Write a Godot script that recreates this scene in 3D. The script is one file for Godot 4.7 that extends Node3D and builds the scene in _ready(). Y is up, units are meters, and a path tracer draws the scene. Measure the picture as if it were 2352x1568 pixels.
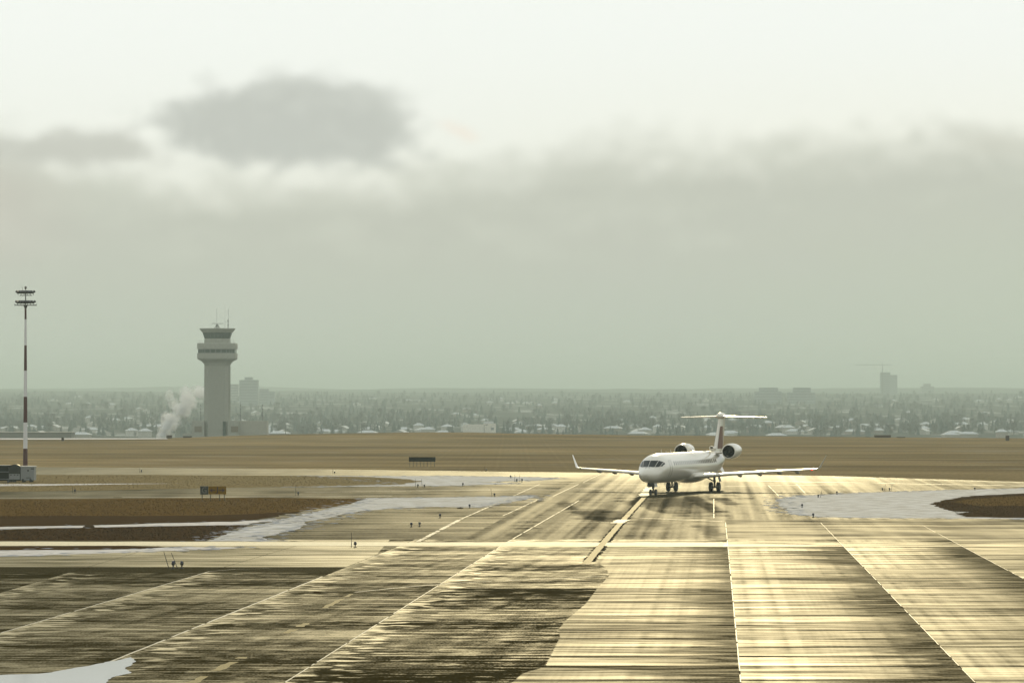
extends Node3D
# An airfield seen from a terminal: a regional jet on a wet taxiway, control tower, hazy winter city beyond.
# Survey: bearings are given in the photograph's own units (F units to a radian, EYE metres above the apron).
const F := 9800.0
const EYE := 8.4
const CX := 1176.0
const HY := 925.0
var rng := RandomNumberGenerator.new()
var used := {}
var na := FastNoiseLite.new()
var nb := FastNoiseLite.new()
var M := {}

func _ready() -> void:
	rng.seed = 20240117
	# ---- camera
	var cam := Camera3D.new()
	cam.name = "camera"
	cam.position = Vector3(0, EYE, 0)
	cam.rotation.x = atan(141.0 / F)
	cam.fov = rad_to_deg(2.0 * atan(784.0 / F))
	cam.near = 1.0
	cam.far = 60000.0
	add_child(cam)
	cam.make_current()
	# ---- sky, haze, exposure
	var env := Environment.new()
	env.background_mode = Environment.BG_SKY
	var sky := Sky.new()
	var pano := PanoramaSkyMaterial.new()
	pano.panorama = ImageTexture.create_from_image(paint_sky())
	sky.sky_material = pano
	env.sky = sky
	env.background_energy_multiplier = 1.0
	env.tonemap_mode = Environment.TONE_MAPPER_LINEAR
	env.tonemap_exposure = 1.0
	env.fog_enabled = true
	env.fog_density = 0.00018
	env.fog_light_color = Color(0.885, 0.945, 0.90)
	env.volumetric_fog_enabled = true
	env.volumetric_fog_density = 0.0
	env.sdfgi_enabled = true
	env.ssao_enabled = true
	env.ssil_enabled = true
	var we := WorldEnvironment.new()
	we.name = "world_environment"
	we.environment = env
	add_child(we)
	# ---- sun: low, ahead and a little to the right, through thin cloud
	var sun := DirectionalLight3D.new()
	sun.name = "sun"
	sun.light_energy = 0.6
	sun.light_color = Color(1.0, 0.915, 0.70)
	sun.light_angular_distance = 1.2
	sun.shadow_enabled = true
	sun.rotation_degrees = Vector3(-19.0, 180.0 - 3.5, 0)
	add_child(sun)
	# ---- the place
	noises()
	materials()
	build_ground()
	build_pavement()
	build_islands()
	build_markings()
	build_tower()
	build_city()
	build_aircraft()
	build_mast()
	build_truck()
	build_signs()
	build_edge_lights()
	build_small_things()

func noises() -> void:
	na.seed = 11; na.noise_type = FastNoiseLite.TYPE_SIMPLEX_SMOOTH; na.frequency = 1.0; na.fractal_octaves = 4
	nb.seed = 29; nb.noise_type = FastNoiseLite.TYPE_SIMPLEX_SMOOTH; nb.frequency = 1.0; nb.fractal_octaves = 3

# ---------------------------------------------------------------- sky
func ss(a: float, b: float, x: float) -> float:
	var t := clampf((x - a) / (b - a), 0.0, 1.0)
	return t * t * (3.0 - 2.0 * t)

func sky_color(az: float, el: float, n1: FastNoiseLite, n2: FastNoiseLite) -> Color:
	# az and el in radians; X and Y are the same bearings in survey units
	var X := az * F
	var Y := -el * F
	var dx := sin(az) * cos(el) * F
	var dz := cos(az) * cos(el) * F
	var a := n1.get_noise_3d(dx, Y * 2.0, dz)
	var b := n2.get_noise_3d(dx, Y * 1.8, dz)
	var up := clampf(el / 0.094, 0.0, 1.0)
	var c := Color(0.945, 0.95, 0.84).lerp(Color(0.975, 1.005, 0.95), ss(0.35, 1.0, up))
	c = c.lerp(Color(0.99, 0.985, 0.86), 0.5 * ss(-400, 900, X) * (1.0 - ss(0.55, 0.95, up)))
	# the long bank of cloud
	var top := -520.0 - 75.0 * ss(-420, 340, X) - 30.0 * ss(500, 1100, X) - 95.0 * ss(-860, -1180, X)
	var bank := ss(-55.0, 100.0, Y - top + 58.0 * a + 40.0 * b)
	var shade := Color(0.605, 0.618, 0.535).lerp(Color(0.450, 0.495, 0.405), ss(-420, -30, Y + 40.0 * b))
	shade = shade.lerp(Color(0.44, 0.485, 0.365), 0.55 * ss(300, 1300, X) * ss(-560, -250, Y))
	shade = shade * (1.0 + 0.05 * b + 0.09 * a + 0.05 * n2.get_noise_2d(X * 0.25, Y * 1.5))
	shade = shade.lerp(Color(0.66, 0.615, 0.545), 0.5 * ss(-900, -1250, X) * ss(-620, -480, Y) * (1.0 - ss(-400, -250, Y)))
	c = c.lerp(shade, bank)
	# the single dark cloud and its small neighbours
	var qx := (X + 510.0 + 30.0 * b) / 375.0
	var qy := (Y + 630.0 - 20.0 * qx * absf(qx)) / (150.0 if Y < -630.0 else 118.0)
	var m := ss(0.06, 0.46, 1.0 - sqrt(qx * qx + qy * qy) + 0.22 * a + 0.30 * b)
	c = c.lerp(Color(0.545, 0.562, 0.515) * (1.0 + 0.16 * b + 0.10 * a - 0.07 * qy + 0.10 * (1.0 - m)), m * 0.97)
	qx = (X + 1030.0) / 260.0
	qy = (Y + 575.0) / 62.0
	m = ss(0.05, 0.55, 1.0 - sqrt(qx * qx + qy * qy) + 0.4 * a + 0.3 * b)
	c = c.lerp(Color(0.60, 0.605, 0.54), m * 0.9)
	qx = (X - 1150.0) / 190.0
	qy = (Y + 590.0) / 50.0
	m = ss(0.0, 1.0, 1.0 - sqrt(qx * qx + qy * qy) + 0.6 * a)
	c = c.lerp(Color(0.66, 0.66, 0.57), m * 0.7)
	qx = (X + 120.0) / 62.0
	qy = (Y + 625.0 - 22.0 * qx) / 20.0
	m = ss(0.0, 1.0, 1.0 - sqrt(qx * qx + qy * qy) + 0.5 * b)
	c = c.lerp(Color(0.965, 0.80, 0.66), m * 0.75)
	# high thin veil further up
	var hi := ss(0.10, 0.9, el)
	c = c.lerp(Color(0.66, 0.72, 0.75) * (1.0 + 0.10 * a), hi * 0.75)
	return c

func paint_sky() -> Image:
	var n1 := FastNoiseLite.new()
	n1.seed = 5; n1.noise_type = FastNoiseLite.TYPE_SIMPLEX_SMOOTH; n1.frequency = 1.0 / 330.0; n1.fractal_octaves = 4; n1.fractal_gain = 0.52
	var n2 := FastNoiseLite.new()
	n2.seed = 71; n2.noise_type = FastNoiseLite.TYPE_SIMPLEX_SMOOTH; n2.frequency = 1.0 / 95.0; n2.fractal_octaves = 3
	var img := Image.create(256, 128, false, Image.FORMAT_RGBF)
	for j in 128:
		var el := (0.5 - (j + 0.5) / 128.0) * PI
		for i in 256:
			var c := Color(0.42, 0.43, 0.36)
			if el > 0.0:
				c = sky_color(wrapf(((i + 0.5) / 256.0) * TAU, -PI, PI), el, n1, n2)
			img.set_pixel(i, j, c)
	img.resize(4096, 2048, Image.INTERPOLATE_BILINEAR)
	for j in range(1024 - 132, 1026):
		var el := (0.5 - (j + 0.5) / 2048.0) * PI
		for i in 4096:
			img.set_pixel(i, j, sky_color(wrapf(((i + 0.5) / 4096.0) * TAU, -PI, PI), maxf(el, 0.0), n1, n2))
	return img

# ---------------------------------------------------------------- survey
func gp(px: float, py: float, h := 0.0) -> Vector3:    # the point of the level apron seen on that bearing
	var p := atan(141.0 / F)
	var v := Vector3(px - CX, 784.0 - py, -F).rotated(Vector3.RIGHT, p)
	var t := (h - EYE) / v.y
	return Vector3(v.x * t, h, v.z * t)

func at(px: float, py: float, depth: float) -> Vector3:
	var p := atan(141.0 / F)
	var v := Vector3(px - CX, 784.0 - py, -F).rotated(Vector3.RIGHT, p)
	var t := depth / -v.z
	return Vector3(v.x * t, EYE + v.y * t, v.z * t)

# ---------------------------------------------------------------- nodes
func numbered(called: String) -> String:
	var n: int = used.get(called, 0)
	used[called] = n + 1
	return called if n == 0 else "%s_%03d" % [called, n]

func tag(o: Node, label := "", category := "", group := "", kind := "") -> void:
	if label != "": o.set_meta("label", label)
	if category != "": o.set_meta("category", category)
	if group != "": o.set_meta("group", group)
	if kind != "": o.set_meta("kind", kind)

func thing(called: String, label: String, category: String, where := Vector3.ZERO, turn := 0.0, group := "") -> Node3D:
	var o := Node3D.new()
	o.name = numbered(called)
	add_child(o)
	o.position = where
	o.rotation.y = turn
	tag(o, label, category, group)
	return o

func sub(called: String, parent: Node) -> Node3D:
	var o := Node3D.new()
	o.name = called
	parent.add_child(o, true)
	return o

func copy_of(o: Node3D, label: String, where: Vector3, turn := 0.0) -> Node3D:
	var c: Node3D = o.duplicate()
	c.name = numbered(String(o.name).trim_suffix("_001"))
	add_child(c)
	c.position = where
	c.rotation.y = turn
	if label != "": c.set_meta("label", label)
	return c

func mb() -> SurfaceTool:
	var st := SurfaceTool.new()
	st.begin(Mesh.PRIMITIVE_TRIANGLES)
	st.set_smooth_group(-1)
	return st

func obj(called: String, st: SurfaceTool, mat: Material, parent: Node = self, normals := true) -> MeshInstance3D:
	if normals: st.generate_normals()
	return put(called, st.commit(), mat, parent)

func put(called: String, mesh: Mesh, mat: Material, parent: Node = self) -> MeshInstance3D:
	var o := MeshInstance3D.new()
	o.mesh = mesh
	o.material_override = mat
	o.name = numbered(called) if parent == self else called
	parent.add_child(o, true)
	return o

func struct_(called: String, st: SurfaceTool, mat: Material, normals := true) -> MeshInstance3D:
	var o := obj(called, st, mat, self, normals)
	o.set_meta("kind", "structure")
	return o

# corners anticlockwise as seen from outside
func tri(st: SurfaceTool, a: Vector3, b: Vector3, c: Vector3) -> void:
	st.add_vertex(a); st.add_vertex(c); st.add_vertex(b)

func quad(st: SurfaceTool, a: Vector3, b: Vector3, c: Vector3, d: Vector3) -> void:
	tri(st, a, b, c)
	tri(st, a, c, d)

func box(st: SurfaceTool, c: Vector3, s: Vector3, basis := Basis()) -> void:
	var h := s * 0.5
	var p := []
	for k in 8:
		p.append(c + basis * Vector3(h.x if k & 1 else -h.x, h.y if k & 2 else -h.y, h.z if k & 4 else -h.z))
	quad(st, p[4], p[5], p[7], p[6])
	quad(st, p[1], p[0], p[2], p[3])
	quad(st, p[5], p[1], p[3], p[7])
	quad(st, p[0], p[4], p[6], p[2])
	quad(st, p[6], p[7], p[3], p[2])
	quad(st, p[0], p[1], p[5], p[4])

func bar(st: SurfaceTool, a: Vector3, b: Vector3, r0: float, r1: float, n := 10, caps := true) -> void:
	var w := (b - a).normalized()
	var u := w.cross(Vector3.UP if absf(w.y) < 0.9 else Vector3.RIGHT).normalized()
	var v := w.cross(u)
	for k in n:
		var t0 := TAU * k / n
		var t1 := TAU * (k + 1) / n
		var d0 := u * cos(t0) + v * sin(t0)
		var d1 := u * cos(t1) + v * sin(t1)
		st.set_smooth_group(1)
		quad(st, a + d0 * r0, a + d1 * r0, b + d1 * r1, b + d0 * r1)
		if caps:
			st.set_smooth_group(-1)
			tri(st, a, a + d1 * r0, a + d0 * r0)
			tri(st, b, b + d0 * r1, b + d1 * r1)
	st.set_smooth_group(-1)

# profile: [radius, height] pairs from the bottom upwards, turned about an axis
func lathe(st: SurfaceTool, prof: Array, n: int, base := Transform3D(), smooth := true, phase := 0.0) -> void:
	st.set_smooth_group(2 if smooth else -1)
	for k in n:
		var t0 := phase + TAU * k / n
		var t1 := phase + TAU * (k + 1) / n
		for i in prof.size() - 1:
			var r0: float = prof[i][0]
			var y0: float = prof[i][1]
			var r1: float = prof[i + 1][0]
			var y1: float = prof[i + 1][1]
			var a := base * Vector3(r0 * cos(t0), y0, -r0 * sin(t0))
			var b := base * Vector3(r0 * cos(t1), y0, -r0 * sin(t1))
			var c := base * Vector3(r1 * cos(t1), y1, -r1 * sin(t1))
			var d := base * Vector3(r1 * cos(t0), y1, -r1 * sin(t0))
			if r0 > 1e-5: tri(st, a, b, c)
			if r1 > 1e-5: tri(st, a, c, d)
	st.set_smooth_group(-1)

# ---------------------------------------------------------------- materials
func lin(r: float, g: float, b: float, a := 1.0) -> Color:
	var c := Color(r, g, b).linear_to_srgb()
	c.a = a
	return c

func mat(c: Color, rough := 0.8, metal := 0.0) -> StandardMaterial3D:
	var m := StandardMaterial3D.new()
	m.albedo_color = c
	m.roughness = rough
	m.metallic = metal
	return m

func noise_tex(seed_: int, freq: float, oct: int, stops: Array, size := 512, bump := 0.0) -> NoiseTexture2D:
	var n := FastNoiseLite.new()
	n.seed = seed_
	n.noise_type = FastNoiseLite.TYPE_SIMPLEX_SMOOTH
	n.frequency = freq
	n.fractal_octaves = oct
	n.fractal_gain = 0.6
	var t := NoiseTexture2D.new()
	t.width = size
	t.height = size
	t.seamless = true
	t.noise = n
	if bump > 0.0:
		t.as_normal_map = true
		t.bump_strength = bump
	else:
		var g := Gradient.new()
		var offs := PackedFloat32Array()
		var cols := PackedColorArray()
		for s in stops:
			offs.append(s[0])
			cols.append(s[1])
		g.offsets = offs
		g.colors = cols
		t.color_ramp = g
	return t

func textured(t: Texture2D, scale: float, rough: float, tint := Color.WHITE) -> StandardMaterial3D:
	var m := StandardMaterial3D.new()
	m.albedo_texture = t
	m.albedo_color = tint
	m.roughness = rough
	m.uv1_triplanar = true
	m.uv1_world_triplanar = true
	m.uv1_scale = Vector3.ONE * scale
	return m

func materials() -> void:
	var mottled := noise_tex(3, 0.02, 5, [[0.0, Color(0.72, 0.70, 0.66)], [0.5, Color(0.90, 0.89, 0.87)], [1.0, Color(1, 1, 1)]])
	var ground := textured(mottled, 1.0 / 9.0, 0.95)
	ground.vertex_color_use_as_albedo = true
	ground.specular_mode = BaseMaterial3D.SPECULAR_DISABLED
	M.ground = ground
	M.dry_grass = textured(noise_tex(8, 0.03, 5, [[0.0, lin(0.048, 0.027, 0.007)], [0.45, lin(0.105, 0.062, 0.017)], [0.75, lin(0.15, 0.090, 0.028)], [1.0, lin(0.20, 0.13, 0.05)]]), 1.0 / 4.0, 0.95)
	M.field_grass = textured(noise_tex(9, 0.03, 5, [[0.0, lin(0.13, 0.095, 0.042)], [0.5, lin(0.20, 0.15, 0.070)], [1.0, lin(0.28, 0.225, 0.115)]]), 1.0 / 6.0, 0.95)
	M.dark_soil = textured(noise_tex(12, 0.05, 5, [[0.0, lin(0.018, 0.010, 0.003)], [0.5, lin(0.050, 0.028, 0.010)], [0.85, lin(0.105, 0.064, 0.026)], [1.0, lin(0.16, 0.15, 0.14)]]), 1.0 / 3.0, 0.95)
	for k in ["dry_grass", "field_grass", "dark_soil"]:
		M[k].specular_mode = BaseMaterial3D.SPECULAR_DISABLED
	M.snow = textured(noise_tex(15, 0.012, 6, [[0.0, lin(0.16, 0.155, 0.15)], [0.35, lin(0.30, 0.295, 0.30)], [0.7, lin(0.40, 0.395, 0.41)], [1.0, lin(0.54, 0.54, 0.56)]], 1024), 1.0 / 21.0, 0.85)
	M.old_snow = textured(noise_tex(17, 0.012, 6, [[0.0, lin(0.07, 0.07, 0.065)], [0.30, lin(0.17, 0.18, 0.19)], [0.6, lin(0.26, 0.28, 0.31)], [1.0, lin(0.42, 0.44, 0.48)]], 1024), 1.0 / 31.0, 0.85)
	M.white_paint = mat(lin(0.68, 0.635, 0.53), 0.28)
	M.white_paint.clearcoat_enabled = true
	M.white_paint.clearcoat = 0.6
	M.white_paint.clearcoat_roughness = 0.12
	M.metal = mat(lin(0.55, 0.55, 0.54), 0.3, 0.9)
	M.dark_metal = mat(lin(0.05, 0.05, 0.05), 0.5, 0.3)
	M.black = mat(lin(0.012, 0.012, 0.011), 0.6)
	M.rubber = mat(lin(0.014, 0.013, 0.012), 0.8)
	M.cockpit_glass = mat(lin(0.006, 0.008, 0.008), 0.08)
	M.cockpit_glass.metallic_specular = 0.32
	M.pale_concrete = textured(noise_tex(21, 0.02, 4, [[0.0, lin(0.24, 0.24, 0.20)], [1.0, lin(0.31, 0.31, 0.26)]]), 1.0 / 14.0, 0.85)
	M.tower_glass = mat(lin(0.010, 0.028, 0.027), 0.15)
	M.tower_glass.metallic_specular = 0.25
	M.frame = mat(lin(0.10, 0.11, 0.10), 0.6)
	M.roof_snow = mat(lin(0.52, 0.53, 0.52), 0.9)
	M.yellow_line = textured(noise_tex(31, 0.05, 4, [[0.0, lin(0.07, 0.055, 0.018)], [0.45, lin(0.16, 0.125, 0.04)], [1.0, lin(0.34, 0.27, 0.09)]]), 1.0 / 2.5, 0.9)
	M.pale_line = textured(noise_tex(32, 0.05, 4, [[0.0, lin(0.06, 0.05, 0.03)], [0.4, lin(0.30, 0.28, 0.21)], [1.0, lin(0.60, 0.57, 0.47)]]), 1.0 / 2.0, 0.9)
	for k in ["yellow_line", "pale_line"]:      # wet paint; pale_line also carries water glare in its colour
		M[k].metallic_specular = 0.1
		M[k].clearcoat_enabled = true
		M[k].clearcoat = 0.2 if k == "yellow_line" else 0.4
		M[k].clearcoat_roughness = 0.48
	M.frosted = textured(noise_tex(36, 0.05, 4, [[0.0, lin(0.16, 0.14, 0.08)], [0.35, lin(0.32, 0.285, 0.17)], [1.0, lin(0.52, 0.47, 0.32)]]), 1.0 / 9.0, 0.8)
	M.frosted.clearcoat_enabled = true
	M.frosted.clearcoat = 0.25
	M.frosted.clearcoat_roughness = 0.5
	M.crack = mat(lin(0.03, 0.025, 0.013), 0.9)
	M.crack.specular_mode = BaseMaterial3D.SPECULAR_DISABLED

# ---------------------------------------------------------------- terrain
var ridge_line := [[-600, 1007], [0, 1008], [300, 1008], [420, 1005], [520, 1001], [640, 998], [800, 995], [960, 992.5], [1080, 993], [1200, 996], [1500, 1000], [1800, 1002], [2000, 1004], [2352, 1006.5], [3000, 1008]]
var land := [[-400, 0], [1016, 0], [1300, -6.5], [1700, -9], [2400, -11.6], [2900, -9.4], [3600, -4.6], [4600, 3.6], [6000, 15], [8500, 28], [12500, 47], [15000, 42]]

func along(list: Array, v: float) -> float:
	for i in list.size() - 1:
		if v <= list[i + 1][0]:
			return lerpf(list[i][1], list[i + 1][1], clampf((v - list[i][0]) / float(list[i + 1][0] - list[i][0]), 0.0, 1.0))
	return list[-1][1]

func ground_height(x: float, d: float) -> float:
	if d <= 900.0: return 0.0
	var top := EYE - (along(ridge_line, CX + x / 1050.0 * F) - HY) * 1050.0 / F
	if d <= 1050.0: return lerpf(0.0, top, ss(900, 1050, d))
	var h := along(land, d)
	if d < 1330.0: return lerpf(top, along(land, 1330.0), ss(1050, 1330, d))
	h += na.get_noise_2d(x * 0.0008, d * 0.0006) * 15.0 * ss(5000, 11000, d)
	return h + nb.get_noise_2d(x * 0.003, d * 0.003) * 1.2 * ss(1400, 2500, d)

func build_ground() -> void:
	var rows := PackedFloat32Array()
	var d := -400.0
	while d < 15000.0:
		rows.append(d)
		if d < 540.0: d += 60.0 if d < 480.0 else 10.0
		elif d < 1120.0: d += 5.0
		elif d < 2400.0: d += 40.0
		else: d += d * 0.014
	var cols := 260
	var v := PackedVector3Array()
	var c := PackedColorArray()
	var nrm := PackedVector3Array()
	var idx := PackedInt32Array()
	for j in rows.size():
		d = rows[j]
		var w := 260.0 + 0.19 * absf(d)
		for i in cols + 1:
			var x := (i / float(cols) * 2.0 - 1.0) * w
			v.append(Vector3(x, ground_height(x, d), -d))
			var e := 4.0
			nrm.append(Vector3(ground_height(x - e, d) - ground_height(x + e, d), 2.0 * e, -(ground_height(x, d - e) - ground_height(x, d + e))).normalized())
			var k: Color
			var p := na.get_noise_2d(x * 0.012, d * 0.016)
			var q := nb.get_noise_2d(x * 0.05 + 40.0, d * 0.05)
			if d < 1052.0:
				k = Color(0.275, 0.210, 0.108) * (1.0 + 0.35 * p + 0.25 * q + 0.42 * na.get_noise_2d(x * 0.003, d * 0.07) + 0.3 * nb.get_noise_2d(x * 0.012, d * 0.11))
				k = k.lerp(Color(0.150, 0.112, 0.055), 0.7 * ss(0.15, 0.5, na.get_noise_2d(x * 0.0035 + 9.0, d * 0.03)))
				k = k.lerp(Color(0.55, 0.54, 0.50), 0.35 * ss(0.42, 0.62, nb.get_noise_2d(x * 0.02, d * 0.16)))
				k = k.lerp(Color(0.15, 0.115, 0.055), 0.6 * exp(-pow((d - 690.0 + x * 0.1) / 14.0, 2.0)) + 0.45 * exp(-pow((d - 790.0 - x * 0.05) / 13.0, 2.0)))
			else:
				k = Color(0.090, 0.096, 0.086) * (1.0 + 0.4 * p)
				k = k.lerp(Color(0.62, 0.63, 0.62), 0.75 * ss(0.22, 0.5, nb.get_noise_2d(x * 0.012, d * 0.006)) * (1.0 - ss(5000, 9000, d)))
			c.append(k)
	for j in rows.size() - 1:
		for i in cols:
			var a := j * (cols + 1) + i
			idx.append_array([a, a + cols + 1, a + 1, a + 1, a + cols + 1, a + cols + 2])
	var arr := []
	arr.resize(Mesh.ARRAY_MAX)
	arr[Mesh.ARRAY_VERTEX] = v
	arr[Mesh.ARRAY_NORMAL] = nrm
	arr[Mesh.ARRAY_COLOR] = c
	arr[Mesh.ARRAY_INDEX] = idx
	var mesh := ArrayMesh.new()
	mesh.add_surface_from_arrays(Mesh.PRIMITIVE_TRIANGLES, arr)
	put("ground", mesh, M.ground).set_meta("kind", "structure")

# a level sheet with a ragged edge; the outline is given as bearings
func outline(pts: Array, step := 2.0, rough := 0.0, h := 0.0) -> PackedVector2Array:
	var world := []
	for p in pts: world.append(gp(p[0], p[1], h))
	var out := PackedVector2Array()
	for i in world.size():
		var a: Vector3 = world[i]
		var b: Vector3 = world[(i + 1) % world.size()]
		var n := maxi(1, mini(80, int(a.distance_to(b) / step)))
		for k in n:
			var p := a.lerp(b, k / float(n))
			var away := Vector2(-(b - a).z, (b - a).x).normalized()
			var j := rough * (na.get_noise_2d(p.x * 0.35, p.z * 0.35) * 1.6 + rng.randf_range(-0.25, 0.25)) if k > 0 else 0.0
			out.append(Vector2(p.x, p.z) + away * j)
	return out

func sheet(called: String, poly: PackedVector2Array, h: float, mt: Material, uv := Rect2(), parent: Node = self) -> MeshInstance3D:
	var t := Geometry2D.triangulate_polygon(poly)
	var st := mb()
	for i in range(0, t.size(), 3):
		var a := poly[t[i]]
		var b := poly[t[i + 1]]
		var c := poly[t[i + 2]]
		if (b - a).cross(c - a) < 0.0:      # seen from above (x right, z down): clockwise fronts
			var s := b
			b = c
			c = s
		for p in [a, b, c]:
			st.set_normal(Vector3.UP)
			if uv.size.x > 0.0: st.set_uv(Vector2((p.x - uv.position.x) / uv.size.x, (-p.y - uv.position.y) / uv.size.y))
			st.add_vertex(Vector3(p.x, h, p.y))
	var o := obj(called, st, mt, parent, false)
	if parent == self: o.set_meta("kind", "structure")
	if called == "snow": snow_rims.append(poly)
	return o

# ---------------------------------------------------------------- wet pavement
func bytes_of(seed_: int, freq: float, oct: int, w: int, h: int, W: int, H: int) -> PackedByteArray:
	var n := FastNoiseLite.new()
	n.seed = seed_
	n.noise_type = FastNoiseLite.TYPE_SIMPLEX_SMOOTH
	n.frequency = freq
	n.fractal_octaves = oct
	n.fractal_gain = 0.6
	var img := n.get_image(w, h, false, false, true)
	if w != W or h != H: img.resize(W, H, Image.INTERPOLATE_CUBIC)
	return img.get_data()

func line_x(l: Array, d: float) -> float:    # x at distance d of the straight line through two bearings
	return l[0] + (l[1] - l[0]) * (d - l[2]) / (l[3] - l[2])

func line_of(x1: float, y1: float, x2: float, y2: float) -> Array:
	var a := gp(x1, y1)
	var b := gp(x2, y2)
	return [a.x, b.x, -a.z, -b.z]

var joints := []        # the lane joints of the near apron, left to right
var rows := []          # distances of the cross joints
var wet_edge := []      # [d, x] of the wavy edge of the standing water
const NEAR := Rect2(-36, 100, 72, 162)
const FAR := Rect2(-80, 262, 160, 310)

func wet_material(b: PackedFloat32Array, W: int, H: int, lo: Color, hi: Color, film: float, film_rough: float) -> StandardMaterial3D:
	var col := PackedByteArray()
	var rough := PackedByteArray()
	col.resize(W * H * 3)
	rough.resize(W * H)
	var table := PackedByteArray()
	for k in 256:
		var t := k / 255.0
		var c := Color(lerpf(lo.r, hi.r, t), lerpf(lo.g, hi.g, t), lerpf(lo.b, hi.b, t)).linear_to_srgb()
		table.append_array([c.r8, c.g8, c.b8, k])
	for i in W * H:
		var k := int(clampf(b[i], 0.0, 1.0) * 255.0) * 4
		var o := i * 3
		col[o] = table[k]
		col[o + 1] = table[k + 1]
		col[o + 2] = table[k + 2]
		rough[i] = table[k + 3]
	var m := StandardMaterial3D.new()
	m.albedo_texture = ImageTexture.create_from_image(Image.create_from_data(W, H, false, Image.FORMAT_RGB8, col))
	m.roughness = 0.95                       # matt paving under a film of water that comes and goes
	m.specular_mode = BaseMaterial3D.SPECULAR_DISABLED
	m.clearcoat_enabled = true
	m.clearcoat = film
	m.clearcoat_roughness = film_rough
	m.clearcoat_texture = ImageTexture.create_from_image(Image.create_from_data(W, H, false, Image.FORMAT_L8, rough))
	m.texture_repeat = false
	return m

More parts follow.
